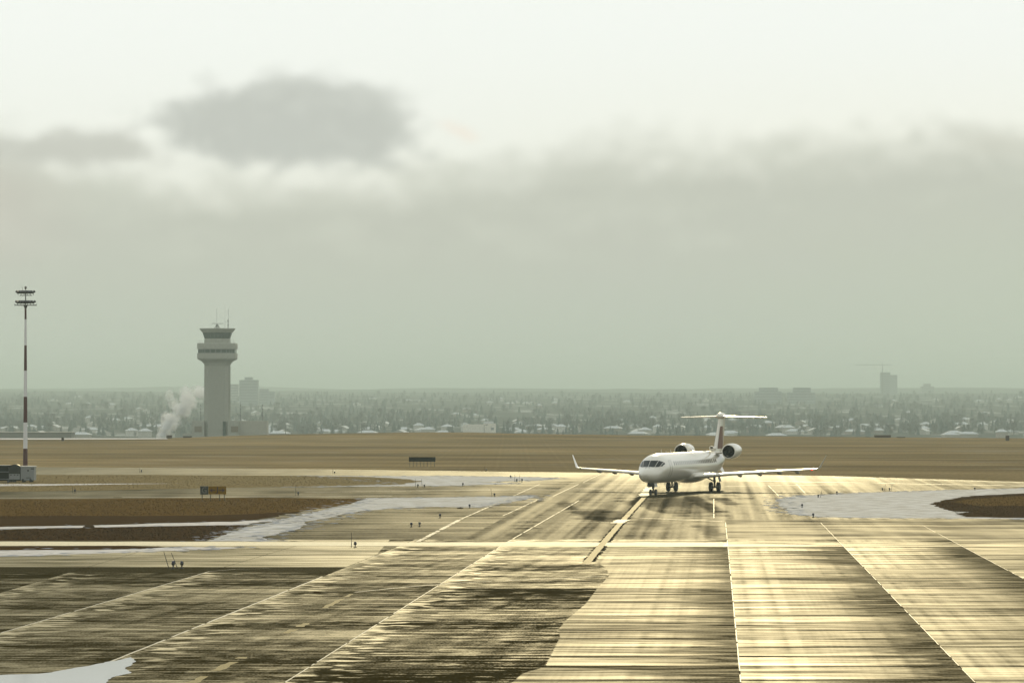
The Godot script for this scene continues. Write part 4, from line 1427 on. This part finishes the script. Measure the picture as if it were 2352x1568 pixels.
	for side in [1.0, -1.0]:
		var e := sub("engine", t)
		var c := Vector3(side * 2.32, 3.72, GEAR - 25.6)
		var axis := Transform3D(Basis(Vector3(1, 0, 0), -PI * 0.5 + 0.02), c)      # lathe heights run backwards
		st = mb()
		lathe(st, [[0.585, 0.10], [0.62, 0.02], [0.66, 0.05], [0.70, 0.22], [0.735, 0.7], [0.745, 1.3], [0.725, 2.2], [0.66, 3.1], [0.56, 3.8], [0.52, 3.85], [0.52, 3.4]], 40, axis)
		obj("nacelle", st, M.white_paint, e)
		st = mb()
		lathe(st, [[0.54, 0.95], [0.545, 0.6], [0.56, 0.3], [0.586, 0.09]], 40, axis)
		obj("intake", st, mat(lin(0.02, 0.02, 0.02), 0.6), e)  # inlet shade put into the dark duct colour
		st = mb()
		for k in 22:
			var a := TAU * k / 22.0
			var q0 := axis * Vector3(cos(a) * 0.17, 0.9, -sin(a) * 0.17)
			var q1 := axis * Vector3(cos(a + 0.12) * 0.17, 1.02, -sin(a + 0.12) * 0.17)
			var q2 := axis * Vector3(cos(a + 0.30) * 0.54, 1.04, -sin(a + 0.30) * 0.54)
			var q3 := axis * Vector3(cos(a + 0.14) * 0.54, 0.92, -sin(a + 0.14) * 0.54)
			quad(st, q0, q1, q2, q3)
		lathe(st, [[0.0, 1.1], [0.54, 1.1]], 24, axis)
		obj("fan", st, fan_black, e)
		st = mb()
		lathe(st, [[0.18, 1.0], [0.15, 0.8], [0.08, 0.66], [0.0, 0.62]], 20, axis)
		obj("spinner", st, M.dark_metal, e)
		st = mb()
		lathe(st, [[0.42, 3.2], [0.40, 3.8], [0.30, 4.3], [0.18, 4.7], [0.0, 4.75]], 24, axis)
		obj("exhaust_cone", st, M.dark_metal, e)
		st = mb()
		var py := [[Vector3(side * 0.9, 3.55, GEAR - 26.3), 3.2, 0.10], [Vector3(side * 1.7, 3.66, GEAR - 26.6), 2.9, 0.10]]
		if side > 0.0: py.reverse()
		blade(st, py, Vector3.UP)
		obj("pylon", st, M.white_paint, e)
	# tail
	st = mb()
	blade(st, [[Vector3(0, 3.45, GEAR - 29.6), 4.6, 0.10], [Vector3(0, 4.2, GEAR - 30.25), 4.15, 0.095], [Vector3(0, 6.95, GEAR - 32.3), 3.0, 0.095]], Vector3.RIGHT)
	var fin := obj("fin", st, M.white_paint, t)
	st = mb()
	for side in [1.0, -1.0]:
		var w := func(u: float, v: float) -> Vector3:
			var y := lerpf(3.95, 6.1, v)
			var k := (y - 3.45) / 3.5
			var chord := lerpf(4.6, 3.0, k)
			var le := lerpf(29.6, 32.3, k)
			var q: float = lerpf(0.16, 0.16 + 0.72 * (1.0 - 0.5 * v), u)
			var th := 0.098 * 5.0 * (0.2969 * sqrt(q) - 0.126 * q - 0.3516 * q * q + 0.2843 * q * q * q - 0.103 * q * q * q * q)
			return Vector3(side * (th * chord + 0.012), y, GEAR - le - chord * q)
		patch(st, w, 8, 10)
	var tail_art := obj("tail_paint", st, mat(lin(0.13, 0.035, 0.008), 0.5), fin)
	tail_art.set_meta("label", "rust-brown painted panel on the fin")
	st = mb()                                    # ram-air intake at the fin's root
	lathe(st, [[0.0, 2.2], [0.12, 1.6], [0.2, 0.9], [0.25, 0.35], [0.24, 0.08], [0.2, 0.0], [0.16, 0.08], [0.15, 0.5]], 20, Transform3D(Basis(Vector3(1, 0, 0), -PI * 0.5 - 0.06), Vector3(0, 4.0, GEAR - 28.7)))
	box(st, Vector3(0, 3.84, GEAR - 29.7), Vector3(0.3, 0.3, 1.6))
	obj("air_intake", st, M.white_paint, fin)
	st = mb()
	lathe(st, [[0.0, 0.45], [0.155, 0.44]], 16, Transform3D(Basis(Vector3(1, 0, 0), -PI * 0.5 - 0.06), Vector3(0, 4.0, GEAR - 28.7)))
	obj("intake_mouth", st, M.black, fin)
	st = mb()
	lathe(st, [[0.0, 0.0], [0.17, 0.10], [0.29, 0.5], [0.33, 1.2], [0.30, 2.2], [0.18, 3.2], [0.05, 3.9], [0.0, 4.0]], 24, Transform3D(Basis(Vector3(1, 0, 0), -PI * 0.5), Vector3(0, 7.10, GEAR - 31.9)))
	obj("bullet_fairing", st, M.white_paint, fin)
	st = mb()
	blade(st, [[Vector3(-4.27, 6.95, GEAR - 34.5), 1.05, 0.10], [Vector3(-0.2, 7.02, GEAR - 32.6), 2.15, 0.105], [Vector3(0.2, 7.02, GEAR - 32.6), 2.15, 0.105], [Vector3(4.27, 6.95, GEAR - 34.5), 1.05, 0.10]], Vector3.UP)
	obj("tailplane", st, M.white_paint, t)
	st = mb()
	for side in [1.0, -1.0]:
		blade(st, [[Vector3(side * 0.3, 2.15, GEAR - 30.6), 1.9, 0.03, Vector3.RIGHT], [Vector3(side * 0.62, 1.45, GEAR - 31.6), 0.9, 0.03, Vector3.RIGHT]], Vector3.RIGHT)
	obj("ventral_strake", st, M.white_paint, t)
	# undercarriage
	var ng := sub("nose_gear", t)
	var nz := 17.3
	st = mb()
	bar(st, Vector3(0, 1.35, nz - 0.1), Vector3(0, 0.62, nz), 0.12, 0.12, 12)
	bar(st, Vector3(0, 0.62, nz), Vector3(0, 0.26, nz), 0.08, 0.08, 10)
	bar(st, Vector3(-0.24, 0.28, nz), Vector3(0.24, 0.28, nz), 0.05, 0.05, 10)
	bar(st, Vector3(0, 0.75, nz - 0.05), Vector3(0, 1.3, nz - 0.9), 0.045, 0.045, 8)
	bar(st, Vector3(0, 0.65, nz + 0.07), Vector3(0, 0.45, nz + 0.2), 0.025, 0.025, 6)
	bar(st, Vector3(0, 0.45, nz + 0.2), Vector3(0, 0.26, nz + 0.05), 0.025, 0.025, 6)
	box(st, Vector3(0, 0.95, nz + 0.12), Vector3(0.34, 0.16, 0.12))
	obj("strut", st, M.dark_metal, ng)
	for side in [1.0, -1.0]:
		wheel(ng, Vector3(side * 0.24, 0.28, nz), 0.28, 0.19)
		st = mb()
		box(st, Vector3(side * 0.27, 0.96, nz + 0.1), Vector3(0.03, 0.42, 1.1), Basis(Vector3(0, 0, 1), side * 0.14))
		obj("gear_door", st, M.white_paint, ng)
	st = mb()
	box(st, Vector3(-0.02, 0.98, nz + 1.25), Vector3(0.46, 0.36, 0.05), Basis(Vector3(1, 0, 0), -0.35))
	obj("gear_door", st, M.dark_metal, ng)
	for side in [1.0, -1.0]:
		var mg := sub("main_gear", t)
		var x: float = side * 2.06
		st = mb()
		bar(st, Vector3(x, 1.75, 0.25), Vector3(x, 0.85, 0.05), 0.115, 0.115, 12)
		bar(st, Vector3(x, 0.85, 0.05), Vector3(x, 0.42, 0), 0.085, 0.085, 12)
		bar(st, Vector3(x - 0.34, 0.43, 0), Vector3(x + 0.34, 0.43, 0), 0.08, 0.08, 10)
		bar(st, Vector3(x, 0.95, 0.06), Vector3(x - side * 0.85, 1.42, 0.2), 0.06, 0.06, 8)
		bar(st, Vector3(x, 0.8, -0.08), Vector3(x, 0.62, -0.3), 0.035, 0.035, 6)
		bar(st, Vector3(x, 0.62, -0.3), Vector3(x, 0.45, -0.06), 0.035, 0.035, 6)
		obj("strut", st, M.dark_metal, mg)
		for q in [-0.36, 0.36]: wheel(mg, Vector3(x + q, 0.46, 0), 0.46, 0.31)
		st = mb()
		box(st, Vector3(x + side * 0.42, 1.25, -0.15), Vector3(0.04, 0.62, 0.9), Basis(Vector3(0, 0, 1), side * 0.3))
		obj("gear_door", st, M.dark_metal, mg)

# ---------------------------------------------------------------- lighting mast, truck, signs, lights
func build_mast() -> void:
	var foot := gp(57, 1099)
	var d := -foot.z
	var t := thing("lighting_mast", "tall red and white banded floodlight mast at the left edge, behind the service truck", "light mast", foot)
	var edges := [1107.0, 1070.0, 1030.0, 970.0, 911.0, 851.0, 793.0, 733.0, 702.0]
	var red := mat(lin(0.050, 0.006, 0.006), 0.6)
	var white := mat(lin(0.58, 0.58, 0.58), 0.55)
	var ys := []
	for e in edges: ys.append(maxf(0.0, at(57, e, d).y))
	ys[0] = 0.0
	for k in range(1, edges.size() - 1):
		var st := mb()
		var lo: float = ys[k] if k > 1 else 0.0
		bar(st, Vector3(0, lo, 0), Vector3(0, ys[k + 1], 0), lerpf(0.27, 0.10, lo / 20.0), lerpf(0.27, 0.10, ys[k + 1] / 20.0), 16)
		obj("pole_band", st, red if k % 2 == 1 else white, t)
	var y0: float = ys[-1]
	var st := mb()
	bar(st, Vector3(0, y0, 0), Vector3(0, y0 + 1.6, 0), 0.06, 0.05, 10)
	bar(st, Vector3(-1.22, y0 + 0.06, 0), Vector3(1.22, y0 + 0.06, 0), 0.05, 0.05, 8)
	bar(st, Vector3(0, y0 + 0.06, -0.9), Vector3(0, y0 + 0.06, 0.9), 0.05, 0.05, 8)
	bar(st, Vector3(0, y0 - 0.3, 0), Vector3(0, y0 + 0.02, 0), 0.10, 0.24, 12)
	bar(st, Vector3(-0.66, y0 + 1.15, 0), Vector3(0.72, y0 + 1.15, 0), 0.04, 0.04, 8)
	for x in [-1.2, 1.2]: bar(st, Vector3(x, y0, 0), Vector3(x, y0 + 0.22, 0), 0.03, 0.03, 6)
	obj("crossarm", st, M.dark_metal, t)
	for level in [0.42, 1.52]:
		for k in 6:
			var x := -0.88 + 0.36 * k
			if level > 1.0: x = -0.84 + 0.34 * k
			st = mb()
			var turn := Basis(Vector3.UP, [0.9, 0.5, 0.2, -0.2, -0.6, -1.1][k]) * Basis(Vector3(1, 0, 0), 0.5)
			box(st, Vector3(x, y0 + level, 0.12), Vector3(0.40, 0.22, 0.36), turn)
			bar(st, Vector3(x, y0 + level - 0.36, 0), Vector3(x, y0 + level, 0.1), 0.03, 0.03, 6)
			var fl := obj("floodlight", st, M.dark_metal, t)
			st = mb()
			box(st, Vector3(x, y0 + level, 0.12) + turn * Vector3(0, 0, 0.19), Vector3(0.34, 0.17, 0.02), turn)
			obj("lens", st, M.cockpit_glass, fl)
	st = mb()
	bar(st, Vector3(0.0, y0 + 1.6, 0), Vector3(0.0, y0 + 1.85, 0), 0.03, 0.03, 6)
	lathe(st, [[0.05, y0 + 1.82], [0.12, y0 + 1.9], [0.13, y0 + 2.12], [0.09, y0 + 2.16], [0.0, y0 + 2.17]], 12)
	obj("beacon", st, mat(lin(0.12, 0.11, 0.09), 0.4), t)
	st = mb()
	bar(st, Vector3(-0.25, y0 + 1.5, 0), Vector3(-0.45, y0 + 2.3, 0), 0.02, 0.01, 5)
	obj("lightning_rod", st, M.dark_metal, t)

func build_truck() -> void:
	var p := gp(44, 1107.5)
	var d := -p.z
	var k := d / F                    # metres per survey unit there
	var t := thing("service_truck", "airport service truck with dark rounded hood and grey-white box body, at the left edge", "truck", p, 0.0)
	var grey := mat(lin(0.17, 0.18, 0.175), 0.6)
	var dark := mat(lin(0.012, 0.012, 0.010), 0.5)
	var black := mat(lin(0.006, 0.006, 0.005), 0.9)
	black.specular_mode = BaseMaterial3D.SPECULAR_DISABLED
	dark.metallic_specular = 0.2
	var st := mb()
	box(st, Vector3(0.93, 0.95, 0), Vector3(1.42, 1.42, 1.9))
	var body := obj("box_body", st, grey, t)
	st = mb()
	box(st, Vector3(0.93, 1.70, 0), Vector3(1.55, 0.07, 2.0))
	obj("roof", st, mat(lin(0.5, 0.49, 0.45), 0.5), body)
	st = mb()
	box(st, Vector3(1.0, 1.26, 0.96), Vector3(0.16, 0.16, 0.04))
	obj("vent", st, dark, body)
	st = mb()
	box(st, Vector3(1.45, 1.45, 0.955), Vector3(0.32, 0.1, 0.03))
	box(st, Vector3(1.05, 0.5, 0.955), Vector3(0.5, 0.06, 0.03))
	obj("latch", st, dark, body)
	# rounded canopy over the pale nose
	st = mb()
	st.set_smooth_group(1)
	var prev := []
	for i in 15:
		var u := i / 14.0
		var x := -1.02 + 1.16 * u
		var y := 1.18 + 0.73 * pow(sin(PI * lerpf(0.12, 0.88, u)), 0.55)
		var now := [Vector3(x, y, 0.93), Vector3(x, y, -0.93)]
		if prev:
			quad(st, prev[0], now[0], now[1], prev[1])
			quad(st, Vector3(prev[0].x, 0.85, 0.93), Vector3(x, 0.85, 0.93), now[0], prev[0])
			quad(st, Vector3(x, 0.85, -0.93), Vector3(prev[0].x, 0.85, -0.93), prev[1], now[1])
		prev = now
	obj("hood", st, dark, t)
	st = mb()
	box(st, Vector3(-0.44, 0.62, 0.03), Vector3(1.12, 0.60, 1.9))
	obj("front_panel", st, grey, t)
	st = mb()
	for x in [-0.8, -0.42, -0.1]: box(st, Vector3(x, 0.80, 0.985), Vector3(0.16, 0.09, 0.02))
	box(st, Vector3(0.17, 0.9, 0.0), Vector3(0.12, 1.4, 1.8))
	obj("grille", st, dark, t)
	st = mb()
	box(st, Vector3(-2.55, 1.05, 0), Vector3(3.0, 1.45, 1.9))
	obj("cargo_bay", st, black, t)
	st = mb()
	box(st, Vector3(-2.0, 1.80, 0), Vector3(2.0, 0.05, 1.96))
	box(st, Vector3(-1.07, 0.9, 0.9), Vector3(0.05, 1.5, 0.08))
	bar(st, Vector3(-4.0, 1.12, 0.98), Vector3(-1.05, 1.12, 0.98), 0.03, 0.03, 6)
	bar(st, Vector3(-4.0, 0.36, 0.98), Vector3(-0.8, 0.36, 0.98), 0.03, 0.03, 6)
	obj("bay_frame", st, grey, t)
	st = mb()
	box(st, Vector3(-1.2, 0.27, 0), Vector3(5.3, 0.2, 1.5))
	obj("chassis", st, black, t)
	for x in [-3.2, -1.0, -0.55, 0.45, 1.25]:
		for z in [-0.75, 0.75]: wheel(t, Vector3(x, 0.25, z), 0.25, 0.22)
	st = mb()
	box(st, Vector3(-4.0, 0.35, 0.9), Vector3(0.9, 0.3, 0.1))
	obj("tow_bar", st, mat(lin(0.10, 0.02, 0.02), 0.6), t)

func letters(parent: Node, called: String, text: String, size: float, c: Vector3, m: Material) -> void:
	var tm := TextMesh.new()
	var f := SystemFont.new()
	f.font_names = PackedStringArray(["Droid Sans"])
	f.font_weight = 700
	tm.font = f
	tm.text = text
	tm.font_size = 64
	tm.pixel_size = size / 64.0 / 0.72
	tm.depth = 0.02
	var o := put(called, tm, m, parent)
	o.position = c

func arrow(parent: Node, c: Vector3, dir: float, s: float, m: Material) -> void:
	var st := mb()
	box(st, c + Vector3(-dir * s * 0.2, 0, 0), Vector3(s * 0.9, s * 0.2, 0.02))
	for z in [0.012, -0.012]:
		tri(st, c + Vector3(dir * s * 0.65, 0, z), c + Vector3(dir * s * 0.02, s * 0.42 * dir, z), c + Vector3(dir * s * 0.02, -s * 0.42 * dir, z))
	obj("arrow", st, m, parent)

func build_signs() -> void:
	# the taxiway direction sign: G, and J both ways
	var foot := gp(489, 1151)
	var k := -foot.z / F
	var t := thing("taxiway_sign", "taxiway sign: black panel with G, yellow panel with J between two arrows", "sign", foot)
	var yellow := mat(lin(0.17, 0.095, 0.004), 0.8)
	yellow.specular_mode = BaseMaterial3D.SPECULAR_DISABLED
	var black := mat(lin(0.012, 0.014, 0.010), 0.5)
	var gold := mat(lin(0.10, 0.10, 0.075), 0.6)
	var y0 := at(489, 1135.5, -foot.z).y
	var y1 := at(489, 1116, -foot.z).y
	var h := y1 - y0
	var yc := (y0 + y1) * 0.5
	var xs := [459, 478, 519]
	var x0: float = (xs[0] - 489.0) * k
	var x1: float = (xs[1] - 489.0) * k
	var x2: float = (xs[2] - 489.0) * k
	var st := mb()
	box(st, Vector3((x0 + x1) * 0.5, yc, 0), Vector3(x1 - x0 - 0.02, h, 0.16))
	obj("black_panel", st, black, t)
	st = mb()
	box(st, Vector3((x1 + x2) * 0.5, yc, 0), Vector3(x2 - x1 - 0.02, h - 0.04, 0.15))
	obj("yellow_panel", st, yellow, t)
	letters(t, "letter", "G", 0.52, Vector3((x0 + x1) * 0.5, yc, 0.09), gold)
	var ink := mat(lin(0.03, 0.004, 0.004), 0.6)
	letters(t, "letter", "J", 0.44, Vector3(lerpf(x1, x2, 0.515), yc + 0.06, 0.085), ink)
	arrow(t, Vector3(lerpf(x1, x2, 0.23), yc, 0.085), -1.0, 0.40, ink)
	arrow(t, Vector3(lerpf(x1, x2, 0.77), yc, 0.085), 1.0, 0.40, ink)
	for X in [463.5, 483.0, 503.5, 515.0]:
		st = mb()
		bar(st, Vector3((X - 489.0) * k, 0, 0), Vector3((X - 489.0) * k, y0 + 0.1, 0), 0.035, 0.035, 8)
		obj("post", st, mat(lin(0.06, 0.05, 0.02), 0.6), t)
	# the dark board seen from behind
	foot = gp(969.5, 1071.5)
	k = -foot.z / F
	t = thing("sign_board", "long dark sign board on eight thin posts in the far grass, seen from behind", "sign", foot)
	y0 = at(969, 1060, -foot.z).y
	y1 = at(969, 1049.3, -foot.z).y
	st = mb()
	box(st, Vector3(0, (y0 + y1) * 0.5, 0), Vector3(61.0 * k, y1 - y0, 0.2))
	var matt := mat(lin(0.004, 0.004, 0.003), 1.0)
	matt.specular_mode = BaseMaterial3D.SPECULAR_DISABLED
	obj("board", st, matt, t)
	for i in 8:
		st = mb()
		var x := (-28.5 + 8.1 * i) * k
		bar(st, Vector3(x, 0, 0), Vector3(x, y0 + 0.1, 0), 0.035, 0.035, 6)
		obj("post", st, mat(lin(0.05, 0.045, 0.03), 0.6), t)

func build_edge_lights() -> void:
	var proto: Node3D = null
	# bearing of the foot, height of the light, marker rod: [lean to the left, height] or none, and which one it is
	var rows := [
		[397, 1307, 0.40, -0.32, 0.84, "with leaning rod, left of the near pair on the shoulder"],
		[417, 1307, 0.40, -0.40, 0.80, "with leaning rod, right of the near pair on the shoulder"],
		[815.5, 1258, 0.34, 0.0, 0.86, "alone beside the bright band, with a tall upright rod"],
		[944.5, 1211, 0.32, 9.0, 0.0, "left of the close rodless pair by the dark patch"],
		[963.5, 1210, 0.32, 9.0, 0.0, "right of the close rodless pair by the dark patch"],
		[1010.5, 1190, 0.32, 9.0, 0.0, "alone on the wet grey shoulder, just above the close pair"],
		[1078.5, 1167, 0.30, 9.0, 0.0, "on the snow's right corner beside the diagonal joint"],
		[1135.5, 1141, 0.32, -0.13, 0.75, "with a rod, at the right end of the white snow"],
		[959.5, 1120, 0.34, -0.04, 0.85, "left of the rod pair at the grass island's tip"],
		[974.5, 1120, 0.30, -0.08, 0.85, "right of the rod pair at the grass island's tip"],
		[1063, 1116, 0.30, 9.0, 0.0, "alone in the middle of the snow right of the grass island's tip"],
		[1187, 1107, 0.34, 0.0, 0.75, "left of the rod pair beside the jet's wing tip"],
		[1199, 1107, 0.36, -0.05, 0.75, "right of the rod pair beside the jet's wing tip"],
		[1173, 1098, 0.30, 9.0, 0.0, "just behind the pair left of the jet's wing tip"],
		[684.5, 1139, 0.36, 0.0, 0.95, "with a rod, right of the yellow taxiway sign"],
		[768, 1088, 0.32, 0.0, 0.6, "on the far taxiway's edge, left of the dark sign board"],
		[324, 1085.5, 0.34, 0.0, 0.55, "on the far taxiway's edge, right of the service truck"],
		[171, 1133, 0.36, 0.0, 0.6, "on the grass between the service truck and the yellow sign"],
		[17, 1113, 0.42, 0.0, 0.3, "in front of the service truck on the snow strip"],
		[1843, 1166, 0.30, 9.0, 0.0, "in the stony patch of the right-hand snow"],
		[1868.5, 1189, 0.32, 9.0, 0.0, "at the snow's lower edge, nearest of those on the right"],
		[1880, 1143, 0.28, 0.16, 0.62, "with a rod, at the left end of the right-hand snow"],
		[1923, 1135.5, 0.28, 9.0, 0.0, "on the right-hand snow's upper edge, without a rod"],
		[2028, 1127, 0.26, 0.10, 0.6, "left of the rod pair on the right-hand snow's upper edge"],
		[2044, 1127, 0.26, 0.05, 0.6, "right of the rod pair on the right-hand snow's upper edge"],
		[2240, 1125.5, 0.24, 9.0, 0.0, "above the dark soil island on the right"],
		[1501, 1094, 0.25, 9.0, 0.0, "on the far edge behind the jet's right wing"],
		[1117, 1082, 0.30, 0.0, 0.6, "on the far taxiway's edge, right of the dark sign board"],
	]
	var glass := mat(lin(0.03, 0.03, 0.05), 0.2)
	for r in rows:
		var foot := gp(r[0], r[1])
		foot.y = 0.03
		var label: String = "edge light " + r[5]
		var t := thing("edge_light", label, "edge light", foot, 0.0, "taxiway edge lights")
		var h: float = r[2]
		var st := mb()
		lathe(st, [[0.10, 0.0], [0.10, 0.02], [0.035, 0.03], [0.035, h * 0.45]], 12)
		obj("stem", st, M.black, t)
		st = mb()
		lathe(st, [[0.04, h * 0.42], [0.085, h * 0.48], [0.09, h * 0.72], [0.07, h * 0.76]], 14)
		obj("housing", st, M.black, t)
		st = mb()
		lathe(st, [[0.07, h * 0.74], [0.075, h * 0.85], [0.055, h * 0.96], [0.0, h]], 14)
		obj("lens", st, glass, t)
		if r[3] < 5.0:
			st = mb()
			var side := -0.22 if r[3] <= 0.0 else 0.2
			bar(st, Vector3(side, 0, -0.05), Vector3(side + r[3] * 0.8, r[4], -0.05), 0.022, 0.014, 6)
			obj("marker_rod", st, M.black, t)

func build_small_things() -> void:
	# boxes and low boards along the far ridge
	var rust := mat(lin(0.035, 0.018, 0.010), 0.8)
	for b in [[388, 1005.5, 13, 6.0, "small dark equipment cabinet on the ridge in front of the steam"], [430, 1005.0, 20, 3.4, "low dark slab on the ridge below the control tower"], [143, 1011.5, 5.5, 7.0, "small brown box by the snow strip, right of the lighting mast"], [2028, 1004.5, 38, 5.2, "long low rust-brown board on the ridge, far right"], [2070, 1006.0, 19, 2.6, "short low rust-brown board right of the long one on the ridge"], [2315, 1008, 8, 7.5, "small dark cabinet on the ridge at the right edge"]]:
		var d := 1040.0 if b[1] < 1008 else 960.0
		var p := at(b[0], b[1], d)
		var g := ground_height(p.x, d)
		var t := thing("equipment_cabinet", b[4], "cabinet", Vector3(p.x, g, -d))
		var w: float = b[2] * d / F
		var h: float = at(b[0], b[1] - b[3], d).y - g
		var st := mb()
		box(st, Vector3(0, h * 0.5 + 0.05, 0), Vector3(w, h - 0.1, 0.6))
		obj("housing", st, rust, t)
		st = mb()
		box(st, Vector3(0, h + 0.03, 0), Vector3(w * 1.06, 0.06, 0.7))
		obj("lid", st, M.frame, t)
		st = mb()
		box(st, Vector3(0, 0.02, 0), Vector3(w * 0.94, 0.22, 0.5))
		obj("footing", st, M.black, t)
	# clods on the shoulder
	for c in [[1057, 1168.5, 0.16, "dark lump of ice by the diagonal joint on the snow's right corner"], [203, 1212, 0.24, "dark heap of earth on the white snow strip, left"], [727, 1363, 0.10, "dark scrap lying on the near wet lane, left of centre"]]:
		var p := gp(c[0], c[1])
		p.y = 0.03
		var st := mb()
		st.set_smooth_group(1)
		var r: float = c[2]
		for i in 8:
			for j in 5:
				var f := func(a: int, e: int) -> Vector3:
					var th := TAU * (a % 8) / 8.0
					var ph := PI * 0.5 * e / 5.0
					var q := r * (1.0 + 0.35 * na.get_noise_3d(cos(th) * 2.0 + p.x, sin(th) * 2.0, ph * 1.5))
					return Vector3(cos(th) * cos(ph) * q * 1.8, sin(ph) * q * 0.7, -sin(th) * cos(ph) * q)
				quad(st, f.call(i, j), f.call(i + 1, j), f.call(i + 1, j + 1), f.call(i, j + 1))
		var o := obj("clod", st, M.dark_soil)
		o.position = p
		tag(o, c[3], "clod")
